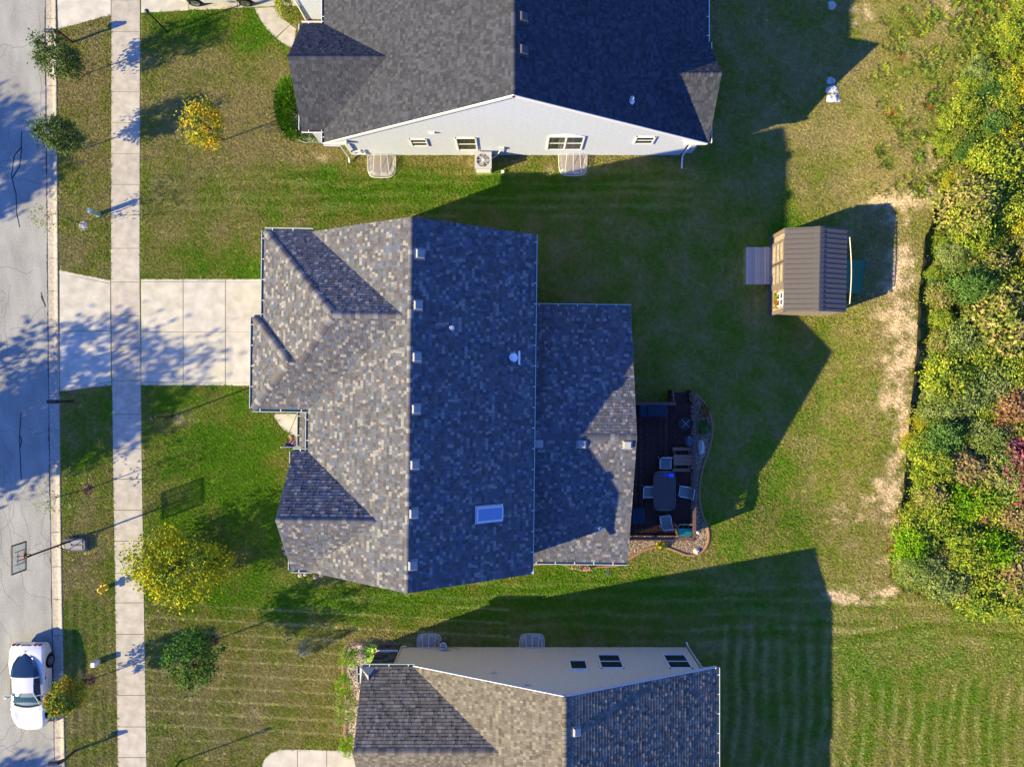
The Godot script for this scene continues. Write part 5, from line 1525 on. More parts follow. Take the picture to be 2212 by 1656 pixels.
func make_street() -> void:
	lamp_post(361, 69, "black yard lamp post on lush lawn beside the white car's driveway")
	lamp_post(373, 898, "black yard lamp post on dry patch below the bright driveway")
	lamp_post(390, 1643, "black yard lamp post on lawn near the rounded driveway corner")
	var brown := mat("post_brown", lin(0.10, 0.06, 0.045), 0.8, tex.wood, 2.0)
	var slate := mat("slate", lin(0.06, 0.07, 0.095), 0.4)
	mailbox(156, 92, "slate mailbox with red flag on slanting brown post by apron", brown, slate, 1.2, M.red, 0.0)
	mailbox(158, 866, "black mailbox on black post below the bright driveway apron", M.black, M.black, 1.05, M.black)
	var mb := mailbox(163, 1620, "black mailbox with pale number marks on a thick black post", M.black, mat("black_gloss", lin(0.02, 0.02, 0.024), 0.25), 1.15, M.black, 4.0)
	for q in [[0.098, 0.0], [-0.098, PI]]:
		var tm := TextMesh.new(); tm.text = "1111"; tm.font_size = 16; tm.pixel_size = 0.006; tm.depth = 0.004
		tm.material = M.white_trim
		inst("number", tm, Transform3D(Basis(Vector3.UP, q[1]), Vector3(-0.35, 1.22, q[0])), mb)
	var pd := thing("utility_pedestal", "pale green round utility pedestal on the verge", "pedestal", P(213, 463))
	var b := MB.new(); b.lathe(Vector3.ZERO, [[0.14, -0.02], [0.14, 0.06], [0.115, 0.08], [0.115, 0.82]], 20); part("body", b, M.pedestal, pd)
	var c := MB.new(); c.lathe(Vector3.ZERO, [[0.13, 0.80], [0.13, 0.9], [0.11, 0.94], [0, 0.95]], 20); part("cap", c, mat("pedestal_cap", lin(0.42, 0.56, 0.5), 0.5, tex.mottle, 8.0), pd)
	var ub := thing("utility_box", "small pale grey utility box on the verge", "utility box", P(212, 1428))
	var d := MB.new(); d.box(Vector3(0, 0.26, 0), Vector3(0.22, 0.56, 0.27), Basis.IDENTITY, 0.02); part("cabinet", d, M.box_grey, ub)
	var e := MB.new(); e.box(Vector3(0.114, 0.38, 0), Vector3(0.008, 0.18, 0.13)); part("notice", e, M.white_trim, ub)
	var hy := thing("fire_hydrant", "yellow fire hydrant on the verge beside the broad tree", "hydrant", P(229, 1268))
	var h := MB.new(); h.lathe(Vector3.ZERO, [[0.17, -0.02], [0.17, 0.05], [0.11, 0.07], [0.11, 0.5], [0.15, 0.52], [0.15, 0.56], [0.12, 0.6], [0.08, 0.7], [0.03, 0.74], [0.03, 0.8], [0, 0.8]], 18); part("barrel", h, M.yellow, hy)
	for q in [Vector3(-1, 0, 0), Vector3(0, 0, 1), Vector3(0, 0, -1)]:
		var n := MB.new(); n.tube(Vector3(0, 0.42, 0), Vector3(0, 0.42, 0) + q * 0.19, 0.065, 0.065, 12); n.tube(Vector3(0, 0.42, 0) + q * 0.19, Vector3(0, 0.42, 0) + q * 0.24, 0.08, 0.05, 8); part("outlet", n, M.yellow, hy)
	make_hoop(); make_sports_car(); make_suv()

# ---------- garden things ----------
func make_shed() -> void:
	var R := Roof.new()
	R.org = Q(617, -230, 0)
	R.node = thing("garden_shed", "tan garden shed with brown ribbed metal roof", "shed", R.org)
	var w := MB.new()
	w.prism([R.L(557, -314, 2.15), R.L(557, -145.5, 2.15), R.L(677, -145.5, 2.15), R.L(677, -314, 2.15)], Vector3(0, -2.0, 0))
	for y in [-314.0, -145.5]:
		var tri2 := [R.L(557, y, 2.15), R.L(677, y, 2.15), R.L(617, y, 2.6)]
		if y < -200: tri2.reverse()
		w.fan(tri2)
	part("wall", w, M.shed_wall, R.node)
	var gl := MB.new()
	for k in 16: gl.box(R.L(559 + k * 7.8, -145.3, 1.1), Vector3(0.02, 1.9, 0.012))
	part("board_groove", gl, M.shed_trim, R.node)
	for s in [[553.0, 617.0], [681.0, 617.0]]:
		var a := R.L(s[0], -316, 2.2); var b := R.L(s[1], -316, 2.68); var ln := 171.5 / K
		var d := (b - a).normalized(); var n := Vector3(0, 0, -1).cross(d)
		if n.y < 0: n = -n
		var sh := MB.new(); var mid := (a + b) * 0.5 + Vector3(0, 0.03, ln * 0.5)
		var bs := Basis(d, n, d.cross(n))
		sh.box(mid, Vector3(a.distance_to(b) + 0.02, 0.03, ln), bs)
		var ro := part("roof_sheet", sh, M.shed_roof, R.node)
		var rm := MB.new(); rm.box(Vector3.ZERO, Vector3(a.distance_to(b) - 0.02, 0.045, 0.035), bs, 0.012); var rmesh := rm.mesh(M.shed_roof)
		for k in 17: inst("rib", rmesh, Transform3D(Basis.IDENTITY, (a + b) * 0.5 + n * 0.035 + Vector3(0, 0.03, 0.1 + k * (ln - 0.2) / 16.0)), ro)
	for s in [-1, 1]:
		var cp := MB.new(); var d := Vector3(s * 0.958, -0.287, 0)
		cp.box(R.L(617, -230.3, 2.735) + d * 0.13, Vector3(0.26, 0.025, 172.5 / K), Basis(Vector3(0.958, -0.287 * s, 0), Vector3(0.287 * s, 0.958, 0), Vector3.BACK)); part("ridge_cap", cp, M.shed_roof, R.node)
	# west front: doors, dark trim, window with flower box
	var x := 557.0
	for z in [[-272.0, 1], [-226.0, -1]]:
		var dd := MB.new(); dd.box(R.L(x - 1.2, z[0], 1.12), Vector3(0.05, 1.75, 1.08)); var dn := part("door", dd, M.shed_wall, R.node)
		for q in [[0.53, 0.0, 0.15, 1.85], [-0.53, 0.0, 0.15, 1.85]]:
			var tr := MB.new(); tr.box(R.L(x - 2.0, z[0], 1.12) + Vector3(0, 0, q[0]), Vector3(0.05, q[3], q[2])); part("trim", tr, M.shed_trim, dn)
		for q in [1.0, 2.0]:
			var t2 := MB.new(); t2.box(R.L(x - 2.0, z[0], q), Vector3(0.05, 0.13, 0.9)); part("trim", t2, M.shed_trim, dn)
		var hg := MB.new()
		hg.path([R.L(x - 3.4, z[0], 1.55) + Vector3(0, 0, -0.52), R.L(x - 3.4, z[0], 1.5), R.L(x - 3.4, z[0], 1.55) + Vector3(0, 0, 0.45)], 0.012); part("strap_hinge", hg, M.black, dn)
	for z in [-313.0, -249.0, -199.0, -147.0]:
		var tr := MB.new(); tr.box(R.L(x - 0.9, z, 1.1), Vector3(0.07, 1.95, 0.2)); part("corner_board", tr, M.shed_trim, R.node)
	for z in range(7):
		var tr := MB.new(); tr.box(R.L(x - 0.6, -193 + z * 7, 1.55), Vector3(0.03, 1.05, 0.045)); part("batten", tr, M.shed_trim, R.node)
	var wf := MB.new(); var wc := R.L(x - 1.6, -172, 1.6)
	for k in [-1, 0, 1]: wf.box(wc + Vector3(0, 0, k * 0.33), Vector3(0.06, 0.85, 0.06))
	for k in [-1, 0, 1]: wf.box(wc + Vector3(-0.003, k * 0.4, 0), Vector3(0.06, 0.06, 0.72))
	var wo := part("window", wf, M.white_trim, R.node)
	for k in [-1, 1]:
		for j in [-1, 1]:
			var pn := MB.new(); pn.box(wc + Vector3(0.01, j * 0.2, k * 0.165), Vector3(0.02, 0.36, 0.28)); part("pane", pn, M.glass, wo)
	var fb := thing("flower_box", "flower box of yellow and green plants under the shed window", "planter", Q(550, -172, 1.08))
	var bx := MB.new(); bx.box(Vector3(0.05, -0.02, 0), Vector3(0.2, 0.18, 0.8)); part("box", bx, M.shed_trim, fb)
	inst("plants", crown(71, Vector3(0.13, 0.16, 0.42), 40, 14, 0.07, [Color(0.40, 0.33, 0.03), Color(0.16, 0.24, 0.03), Color(0.35, 0.12, 0.03)], 0.5, 1.0, 0.25).mesh(leaf_mat("leaf", Color.WHITE)), Transform3D(Basis.IDENTITY, Vector3(0.03, 0.12, 0)), fb)
	var lt := MB.new()
	for seg in [[-315.0, -298.0], [-212.0, -145.0]]:
		var z: float = seg[0]
		while z < seg[1]:
			for s in [-1, 1]: lt.box(R.L(x - 3.5, z + 3, 0.11), Vector3(0.012, 0.28, 0.025), Basis(Vector3.RIGHT, s * 0.78))
			z += 4.2
	part("lattice_skirt", lt, M.weathered, R.node)
	var sk := MB.new(); sk.box(R.L(617, -230, 0.08), Vector3(2.9, 0.16, 4.05)); part("skid", sk, M.weathered, R.node)
	R.node.rotation.y = -0.019; fb.rotation.y = -0.019
	var dn2 := Vector3(8.0 / K, terr(1745, 575) + 0.03, -3.0 / K)
	R.node.position += dn2; fb.position += dn2
	# ramp of weathered boards
	var rp := thing("ramp", "weathered grey board ramp before the shed doors", "ramp", PG(1638, 575))
	var js := MB.new()
	for z in [-0.9, 0.0, 0.9]: js.box(Vector3(0, 0.07, z), Vector3(1.38, 0.14, 0.05))
	part("joist", js, M.weathered, rp)
	for i in 9:
		var bd := MB.new(); bd.box(Vector3(-0.63 + i * 0.157, 0.155 + i * 0.004, rng.randf_range(-0.01, 0.01)), Vector3(0.145, 0.035, 2.0), Basis.IDENTITY, 0.006)
		part("board", bd, mat("weathered%d" % (i % 3), lin(0.62 - (i % 3) * 0.06, 0.585 - (i % 3) * 0.055, 0.53 - (i % 3) * 0.05), 0.9, tex.wood, 1.7), rp)
	# green sheet and bowed poles behind the shed
	var fr := thing("leaning_frame", "dark green sheet hung from a pale bowed pole frame behind the shed", "frame", Q(698, -228, terr(1840, 600)))
	var pb := MB.new(); var pa := []
	for i in 9:
		var z := -1.75 + i * 0.42
		pa.append(Vector3(-0.03 + 0.09 * sin(PI * i / 8.0), 2.05, z - 0.05))
	pb.path(pa, 0.028); pb.tube(pa[0], Vector3(0.3, -0.03, -1.7), 0.025, 0.025); pb.tube(pa[8], Vector3(0.3, -0.03, 1.65), 0.025, 0.025)
	part("pole", pb, M.pole_pale, fr)
	var gs := MB.new(); var gg2 := []
	for i in 7:
		var row := []
		for j in 7:
			var f := i / 6.0
			row.append(Vector3(0.25 + f * lerpf(1.5, 1.2, j / 6.0) + 0.02 * sin(j * 1.7 + i), lerpf(0.75, 0.22, pow(f, 0.8)) + 0.01 * sin(j * 2.1), lerpf(-0.95, 0.85, j / 6.0)))
		gg2.append(row)
	gs.grid(gg2, true); part("sheet", gs, M.green_sheet, fr)
	var nt := MB.new()
	for j in range(1, 8): nt.tube(pa[j], pa[j] + Vector3(-0.02, -0.5, 0), 0.005, 0.005, 4)
	part("net_tie", nt, M.pole_pale, fr)

func chair(label: String, u: float, v: float, turn: float, dk: float) -> void:
	var t := thing("patio_chair", label, "chair", P(u, v, dk) , turn, "grey sling patio chairs around the woven table")
	var s := MB.new(); var g := []
	for q in [[-0.24, 0.42], [-0.1, 0.40], [0.1, 0.39], [0.2, 0.41], [0.26, 0.52], [0.32, 0.72], [0.38, 0.92]]:
		g.append([Vector3(-0.25, q[1], q[0]), Vector3(0.0, q[1] - 0.012, q[0]), Vector3(0.25, q[1], q[0])])
	s.grid(g); part("sling", s, M.sling, t)
	var f := MB.new()
	for k in [-1, 1]:
		var x: float = k * 0.27
		f.path([Vector3(x, 0.0, -0.26), Vector3(x, 0.62, -0.22), Vector3(x, 0.64, 0.26)], 0.014)
		f.path([Vector3(x, 0.42, -0.25), Vector3(x, 0.39, 0.18), Vector3(x, 0.94, 0.385)], 0.014); f.tube(Vector3(x, 0.0, 0.34), Vector3(x, 0.6, 0.2), 0.014, 0.014, 6)
	f.tube(Vector3(-0.27, 0.94, 0.385), Vector3(0.27, 0.94, 0.385), 0.016, 0.016); f.tube(Vector3(-0.27, 0.42, -0.25), Vector3(0.27, 0.42, -0.25), 0.014, 0.014)
	part("frame", f, M.box_grey, t)
func make_deck() -> void:
	var dk := 0.5
	var d := thing("deck", "dark red-brown timber deck with slatted railing behind the wing", "deck", Q(304, 182))
	var o := -d.position
	rng.seed = 88
	var bm := []
	for i in 4:
		var k: float = [1.0, 0.8, 1.25, 0.95][i]
		bm.append(mat("deckb%d" % i, lin(0.10 * k, 0.052 * k, 0.045 * k), 0.75, noise_tex("deckwear", 0.5, 1.0, 0.03), 1.1))
	var x0 := 225.0; var x1 := 380.0; var y0 := 42.0; var y1 := 323.0
	var n := 26; var bw := (x1 - x0) / n
	for i in n:
		var b := MB.new(); b.box(Q(x0 + bw * (i + 0.5), (y0 + y1) * 0.5, dk - 0.018) + o, Vector3(bw / K - 0.008, 0.036, (y1 - y0) / K - rng.randf() * 0.02), Basis.IDENTITY, 0.005)
		part("board", b, bm[rng.randi() % 4], d)
	var jm := MB.new()
	for i in 5: jm.box(Q((x0 + x1) * 0.5, lerpf(y0 + 2, y1 - 2, i / 4.0), dk - 0.14) + o, Vector3((x1 - x0) / K, 0.2, 0.05))
	part("joist", jm, M.deck, d)
	var rh := 1.42
	var runs := [[[x1, y0], [x1, y1]], [[x0, y1], [x1, y1]], [[x0, y0], [338.0, y0]]]
	for r in runs:
		var a := Q(r[0][0], r[0][1], 0) + o; var e := Q(r[1][0], r[1][1], 0) + o
		var ln := a.distance_to(e); var dr := (e - a) / ln
		var bs := Basis(dr, Vector3.UP, dr.cross(Vector3.UP))
		var cap := MB.new(); cap.box((a + e) * 0.5 + Vector3(0, rh, 0), Vector3(ln + 0.16, 0.045, 0.17 if r[0][1] != y1 else 0.2), bs, 0.01); part("rail_cap", cap, mat("railcap", lin(0.20, 0.12, 0.105), 0.8, tex.deckwear, 1.3), d)
		for y in [rh - 0.09, dk + 0.09]:
			var rl := MB.new(); rl.box((a + e) * 0.5 + Vector3(0, y, 0), Vector3(ln, 0.08, 0.04), bs); part("rail", rl, M.deck, d)
		var bl := MB.new(); bl.box(Vector3.ZERO, Vector3(0.03, rh - dk - 0.12, 0.03)); var bmesh := bl.mesh(mat("baluster", lin(0.19, 0.095, 0.07), 0.8, tex.deckwear, 2.0))
		var k := 0.12
		while k < ln - 0.06:
			inst("baluster", bmesh, Transform3D(bs, a + dr * k + Vector3(0, (rh + dk) * 0.5 - 0.03, 0) + bs.z * 0.039), d)
			k += 0.15
		for q in [0.0, 0.5, 1.0]:
			var ps := MB.new(); ps.box(a.lerp(e, q) + Vector3(0, (rh - 0.03) * 0.5 - 0.02, 0), Vector3(0.1, rh - 0.03, 0.1)); part("post", ps, M.deck, d)
	# steps down to the lawn between the two rails
	for i in 2:
		var st := MB.new(); st.box(Q(359, y0 - 5.5 - i * 11.5, dk - 0.17 * (i + 1)) + o, Vector3(0.95, 0.04, 0.29)); part("step", st, M.deckb0, d)
	for x in [338.0, 379.5]:
		var sg5 := MB.new(); sg5.box(Q(x, y0 - 13, 0.22) + o, Vector3(0.05, 0.28, 0.7), Basis(Vector3.RIGHT, -0.45)); part("stringer", sg5, M.deck, d)
		var hr := MB.new(); hr.box(Q(x, y0 - 13, 1.2) + o, Vector3(0.09, 0.04, 0.78), Basis(Vector3.RIGHT, -0.45)); part("handrail", hr, M.railcap, d)
		var np := MB.new(); np.box(Q(x, y0 - 26, 0.5) + o, Vector3(0.09, 1.04, 0.09)); part("post", np, M.deck, d)
		for i in 5:
			var bl := MB.new(); bl.box(Q(x, y0 - 4 - i * 4.5, 0.78 - i * 0.05) + o, Vector3(0.035, 0.85, 0.035)); part("baluster", bl, M.baluster, d)
	make_deck_things(dk)
func make_deck_things(dk: float) -> void:
	# woven dining table
	var th := dk + 0.72
	var t := thing("patio_table", "long bowed woven brown table on the deck", "table", P(1436, 1060, dk))
	var c := P(1436, 1060, th) - t.position - Vector3(0, 0, 0)
	c.y = 0.72
	var b := MB.new(); var top := []; var N := 40
	var sh := func(k, s): 
		var a: float = TAU * k / N
		var ca: float = cos(a); var sa: float = sin(a)
		return Vector3(signf(ca) * pow(absf(ca), 0.55) * 0.58 * s, 0, signf(sa) * pow(absf(sa), 0.3) * 1.03 * s)
	var fr := MB.new()
	for k in N:
		var p0: Vector3 = c + sh.call(k, 1.0); var p1: Vector3 = c + sh.call(k + 1, 1.0); var q0: Vector3 = c + sh.call(k, 0.92); var q1: Vector3 = c + sh.call(k + 1, 0.92)
		fr.quad(p1, p0, q0, q1); fr.quad(p0, p1, p1 - Vector3(0, 0.04, 0), p0 - Vector3(0, 0.04, 0))
	part("rim", fr, mat("wicker", lin(0.085, 0.055, 0.05), 0.6), t)
	for i in range(-9, 10):
		var x := i * 0.06
		var hz := 0.95 * (1.0 - 0.02 * absf(i))
		b.box(c + Vector3(x, -0.012, 0), Vector3(0.024, 0.012, hz * 2.0))
	for i in range(-15, 16):
		b.box(c + Vector3(0, -0.006, i * 0.062), Vector3(1.1, 0.012, 0.026))
	part("woven_top", b, M.wicker, t)
	var un := MB.new(); un.box(c + Vector3(0, -0.03, 0), Vector3(1.06, 0.012, 1.9)); part("under_panel", un, M.black, t)
	for k in [-1, 1]:
		for j in [-1, 1]:
			var l := MB.new(); l.box(c + Vector3(k * 0.4, -0.37, j * 0.8), Vector3(0.06, 0.70, 0.06)); part("leg", l, M.wicker, t)
	chair("grey sling patio chair at table end beside the small picnic table", 1433, 1000, PI, dk)
	chair("grey sling patio chair at table end towards the teal storage bench", 1434, 1121, 0.12, dk)
	chair("grey sling patio chair between the woven table and the wing wall", 1399, 1059, -PI / 2, dk)
	chair("grey sling patio chair between the woven table and outer railing", 1474, 1059, PI / 2 - 0.15, dk)
	# child's picnic table
	var p := thing("picnic_table", "small redwood child's picnic table on the deck", "table", P(1471, 991, dk))
	for i in 3:
		var bd := MB.new(); bd.box(Vector3(0, 0.5, -0.185 + i * 0.185), Vector3(1.0, 0.03, 0.175), Basis.IDENTITY, 0.006); part("top_board", bd, M.redwood, p)
	for k in [-1, 1]:
		var bn := MB.new(); bn.box(Vector3(0, 0.28, k * 0.55), Vector3(1.0, 0.03, 0.17), Basis.IDENTITY, 0.006); part("bench", bn, M.redwood, p)
		var br := MB.new(); br.box(Vector3(k * 0.37, 0.25, 0), Vector3(0.04, 0.05, 1.2)); part("crossbar", br, M.redwood, p)
		for j in [-1, 1]:
			var lg := MB.new(); lg.box(Vector3(k * 0.37 + k * 0.03, 0.245, j * 0.3), Vector3(0.04, 0.53, 0.05), Basis(Vector3.RIGHT, -j * 0.45)); part("leg", lg, M.redwood, p)
	# covered grill
	var g := thing("covered_grill", "long grill under a dark blue cover by the deck rail", "grill", P(1404, 886, dk))
	var gb := MB.new(); var rows := []
	for q in [[0.78, 0.34, 0.0], [0.76, 0.33, 0.5], [0.76, 0.33, 0.86], [0.70, 0.30, 0.92], [0.66, 0.26, 0.96]]:
		var row := []
		for k in 17:
			var a := TAU * k / 16
			row.append(Vector3(signf(cos(a)) * pow(absf(cos(a)), 0.25) * q[0], q[2], signf(sin(a)) * pow(absf(sin(a)), 0.25) * q[1]) + Vector3(rng.randfn(), 0, rng.randfn()) * (0.012 if k < 16 else 0.0))
		row[16] = row[0]; rows.append(row)
	gb.grid(rows); var cap := []
	for k in 16: cap.push_front(rows[4][k])
	gb.fan(cap); part("cover", gb, M.navy, g)
	var hp := MB.new(); hp.box(Vector3(0.1, 1.0, 0), Vector3(0.85, 0.12, 0.48), Basis.IDENTITY, 0.05); part("hood_bulge", hp, M.navy, g)
	# kettle grill
	var kt := thing("kettle_grill", "round kettle grill with blue-grey lid by the outer rail", "grill", P(1484, 950, dk))
	var kb := MB.new(); kb.lathe(Vector3(0, 0.68, 0), [[0.0, -0.16], [0.2, -0.12], [0.28, -0.02], [0.29, 0.04]], 20); part("bowl", kb, M.black, kt)
	var kl := MB.new(); kl.lathe(Vector3(0, 0.72, 0), [[0.295, 0.0], [0.28, 0.09], [0.2, 0.17], [0.08, 0.21], [0.0, 0.215]], 20); var klo := part("lid", kl, mat("lid_blue", lin(0.035, 0.05, 0.075), 0.3), kt)
	var kh := MB.new(); kh.path([Vector3(-0.07, 0.92, 0), Vector3(-0.05, 0.99, 0), Vector3(0.05, 0.99, 0), Vector3(0.07, 0.92, 0)], 0.012); part("handle", kh, M.black, klo)
	for k in 3:
		var lg := MB.new(); lg.tube(Vector3(cos(k * 2.1) * 0.2, 0.56, sin(k * 2.1) * 0.2), Vector3(cos(k * 2.1) * 0.3, 0, sin(k * 2.1) * 0.3), 0.012, 0.012, 6); part("leg", lg, M.steel, kt)
	# dark fire bowl with crossed rods
	var fp := thing("fire_bowl", "black round fire bowl with crossed rods on the deck", "fire bowl", P(1478, 914, dk))
	var fb := MB.new(); fb.lathe(Vector3.ZERO, [[0.2, 0.0], [0.24, 0.05], [0.36, 0.35], [0.38, 0.35], [0.34, 0.28], [0.1, 0.2], [0, 0.2]], 20); part("bowl", fb, M.black, fp)
	var fx := MB.new(); fx.tube(Vector3(-0.2, 0.36, -0.2), Vector3(0.2, 0.36, 0.2), 0.01, 0.01, 5); fx.tube(Vector3(-0.2, 0.37, 0.2), Vector3(0.2, 0.37, -0.2), 0.01, 0.01, 5); part("rod", fx, M.steel, fp)
	# storage bench
	var sb := thing("storage_bench", "teal and black storage bench in the deck corner", "bench", P(1477, 1143, dk))
	var b1 := MB.new(); b1.box(Vector3(0, 0.18, 0.05), Vector3(0.8, 0.36, 0.5)); part("chest", b1, mat("teal_dark", lin(0.01, 0.16, 0.16), 0.5), sb)
	var b2 := MB.new(); b2.box(Vector3(0, 0.40, 0.07), Vector3(0.82, 0.05, 0.42), Basis(Vector3.RIGHT, 0.12), 0.012); part("lid", b2, M.teal, sb)
	var b3 := MB.new(); b3.box(Vector3(0, 0.48, -0.25), Vector3(0.84, 0.7, 0.05), Basis(Vector3.RIGHT, -0.5)); var bk := part("back", b3, mat("olive_frame", lin(0.20, 0.17, 0.09), 0.7), sb)
	for k in 3:
		var b4 := MB.new(); b4.box(Vector3(-0.26 + k * 0.26, 0.53, -0.245), Vector3(0.2, 0.5, 0.04), Basis(Vector3.RIGHT, -0.5)); part("back_panel", b4, M.black_soft, bk)
	for k in [-1, 1]:
		var b5 := MB.new(); b5.box(Vector3(k * 0.42, 0.3, -0.02), Vector3(0.04, 0.6, 0.5)); part("arm", b5, M.olive_frame, sb)
	# dark covered seat against the wing
	var ds := thing("covered_chair", "dark covered lounge chair against the wing wall", "chair", P(1374, 1110, dk))
	var dc := MB.new(); dc.box(Vector3(0, 0.3, 0), Vector3(0.75, 0.6, 0.85), Basis.IDENTITY, 0.08); part("cover", dc, M.navy, ds)
	var dbk := MB.new(); dbk.box(Vector3(-0.28, 0.65, 0), Vector3(0.2, 0.4, 0.8), Basis.IDENTITY, 0.07); part("back_cover", dbk, M.navy, ds)
	# toy shovel lying on the table
	var ts := thing("toy_shovel", "bright blue toy shovel lying on the woven table", "toy", P(1444, 1026, dk + 0.726))
	var s1 := MB.new(); s1.box(Vector3(0.14, 0.02, 0), Vector3(0.26, 0.03, 0.2), Basis.IDENTITY, 0.012); part("blade", s1, M.toy_blue, ts)
	var s2 := MB.new(); s2.box(Vector3(-0.07, 0.02, 0), Vector3(0.18, 0.025, 0.035)); s2.box(Vector3(-0.17, 0.02, 0), Vector3(0.03, 0.025, 0.14)); s2.box(Vector3(-0.24, 0.02, 0), Vector3(0.03, 0.025, 0.14))
	for k in [-1, 1]: s2.box(Vector3(-0.205, 0.02, k * 0.06), Vector3(0.09, 0.025, 0.025))
	part("handle", s2, M.toy_blue, ts)

func edging(called: String, label: String, pts: Array, m: Material, w := 0.13, piece := 0.42) -> void:
	var t := root_struct(called, label)
	var cv := Curve3D.new(); cv.bake_interval = 0.05
	for i in pts.size():
		var p := P(pts[i][0], pts[i][1], 0.0)
		var a := P(pts[maxi(i - 1, 0)][0], pts[maxi(i - 1, 0)][1]); var b := P(pts[mini(i + 1, pts.size() - 1)][0], pts[mini(i + 1, pts.size() - 1)][1])
		var tn := (b - a) * 0.17
		cv.add_point(p, -tn, tn)
	var ln := cv.get_baked_length(); var s := 0.0
	while s < ln - 0.05:
		var e := minf(s + piece, ln)
		var g := []
		for i in 4:
			var d := lerpf(s + 0.006, e - 0.006, i / 3.0)
			var p := cv.sample_baked(d); var q := cv.sample_baked(minf(d + 0.03, ln)); var q0 := cv.sample_baked(maxf(d - 0.03, 0))
			var f := (q - q0).normalized(); var sd := f.cross(Vector3.UP) * w * 0.5
			g.append([p - sd - Vector3(0, 0.03, 0), p - sd + Vector3(0, 0.05, 0), p - sd * 0.6 + Vector3(0, 0.085, 0), p + sd * 0.6 + Vector3(0, 0.085, 0), p + sd + Vector3(0, 0.05, 0), p + sd - Vector3(0, 0.03, 0)])
		var b := MB.new(); b.grid(g, true)
		var e0: Array = g[0].duplicate(); b.fan(e0); var e1: Array = g[3].duplicate(); e1.reverse(); b.fan(e1)
		part("edging_block", b, m, t)
		s = e
func gravel(label: String, poly: Array, n: int, cols: Array, sd: int, size := 0.035) -> void:
	rng.seed = sd
	var b := MB.new(); b.rock(Vector3(0, -0.2, 0), Vector3(1, 0.9, 1), rng, 6)
	var pv := PackedVector2Array(); var lo := Vector2(1e9, 1e9); var hi := -lo
	for q in poly: pv.append(Vector2(q[0], q[1])); lo = lo.min(pv[-1]); hi = hi.max(pv[-1])
	var xs := []; var cs := PackedColorArray()
	while xs.size() < n:
		var q := Vector2(rng.randf_range(lo.x, hi.x), rng.randf_range(lo.y, hi.y))
		if not Geometry2D.is_point_in_polygon(q, pv): continue
		var c: Color = cols[rng.randi() % cols.size()]; var k := rng.randf_range(0.7, 1.25)
		cs.append(Color(c.r * k, c.g * k, c.b * k))
		var s := size * rng.randf_range(0.6, 1.5)
		xs.append(Transform3D(Basis(Vector3.UP, rng.randf() * TAU).scaled(Vector3(s, s * 0.7, s * rng.randf_range(0.6, 1.0))), P(q.x, q.y, 0.008)))
	var o := scatter("gravel", b.mesh(M.vcol), xs, cs, label)
	o.set_meta("category", "gravel")
func boulder(u: float, v: float, s: Vector3, label: String, sd: int, m: Material, group := "", h := 0.0) -> void:
	rng.seed = sd
	var b := MB.new(); b.rock(Vector3(0, -0.03, 0), s, rng, 9)
	var o := part("boulder", b, m)
	o.position = P(u, v, h)
	tag(o, label, "rock", group)
func window_well(u0: float, v0: float, u1: float, v1: float, label: String, wall_top: bool) -> void:
	# clear domed cover over a steel-lined pit; the wall side is v0 when wall_top
	var c := P((u0 + u1) * 0.5, v0 if wall_top else v1)
	var s := 1.0 if wall_top else -1.0
	var w := (u1 - u0) / K * 0.5; var d := (v1 - v0) / K
	var t := thing("window_well", label, "window well", c, 0.0, "clear domed window well covers")
	var out := []
	for i in 15:
		var a := PI * i / 14.0
		out.append(Vector3(cos(a) * w * (1.0 if absf(cos(a)) < 0.98 else 1.0), 0, 0) + Vector3(signf(cos(a)) * (pow(absf(cos(a)), 0.45) - absf(cos(a))) * w, 0, s * pow(sin(a), 0.45) * d))
	var rim := MB.new(); var pit := MB.new(); var dome := MB.new(); var g := []
	for i in 15:
		var p: Vector3 = out[i]
		g.append([p + Vector3(0, 0.02, 0), p + Vector3(0, 0.14, 0), Vector3(p.x * 0.86, 0.26, p.z * 0.86), Vector3(p.x * 0.5, 0.36, p.z * 0.55), Vector3(p.x * 0.2, 0.40, 0.0)])
		if i < 14:
			rim.tube(p + Vector3(0, 0.05, 0), out[i + 1] + Vector3(0, 0.05, 0), 0.018, 0.018, 5)
			var a0 := p * 0.93; var a1: Vector3 = out[i + 1] * 0.93
			pit.col = Color(0.42, 0.38, 0.31) if i % 2 == 0 else Color(0.30, 0.27, 0.22)
			pit.quad(a0 + Vector3(0, 0.03, 0), a1 + Vector3(0, 0.03, 0), a1 * 0.8 + Vector3(0, 0.01, 0), a0 * 0.8 + Vector3(0, 0.01, 0))
	pit.col = Color(0.22, 0.18, 0.13)
	var fl := []
	for i in 15: fl.append(out[i] * 0.8 + Vector3(0, 0.012, 0))
	if s > 0: fl.reverse()
	pit.fan(fl)
	for k in [-0.45, 0.0, 0.45]:
		rim.tube(Vector3(k * w, 0.37, s * 0.03), Vector3(k * w * 1.3, 0.15, s * d * 0.93), 0.012, 0.012, 5)
	part("pit_liner", pit, M.vcol, t); part("rim", rim, M.pvc, t)
	dome.grid(g, s < 0); part("dome", dome, M.clear, t)

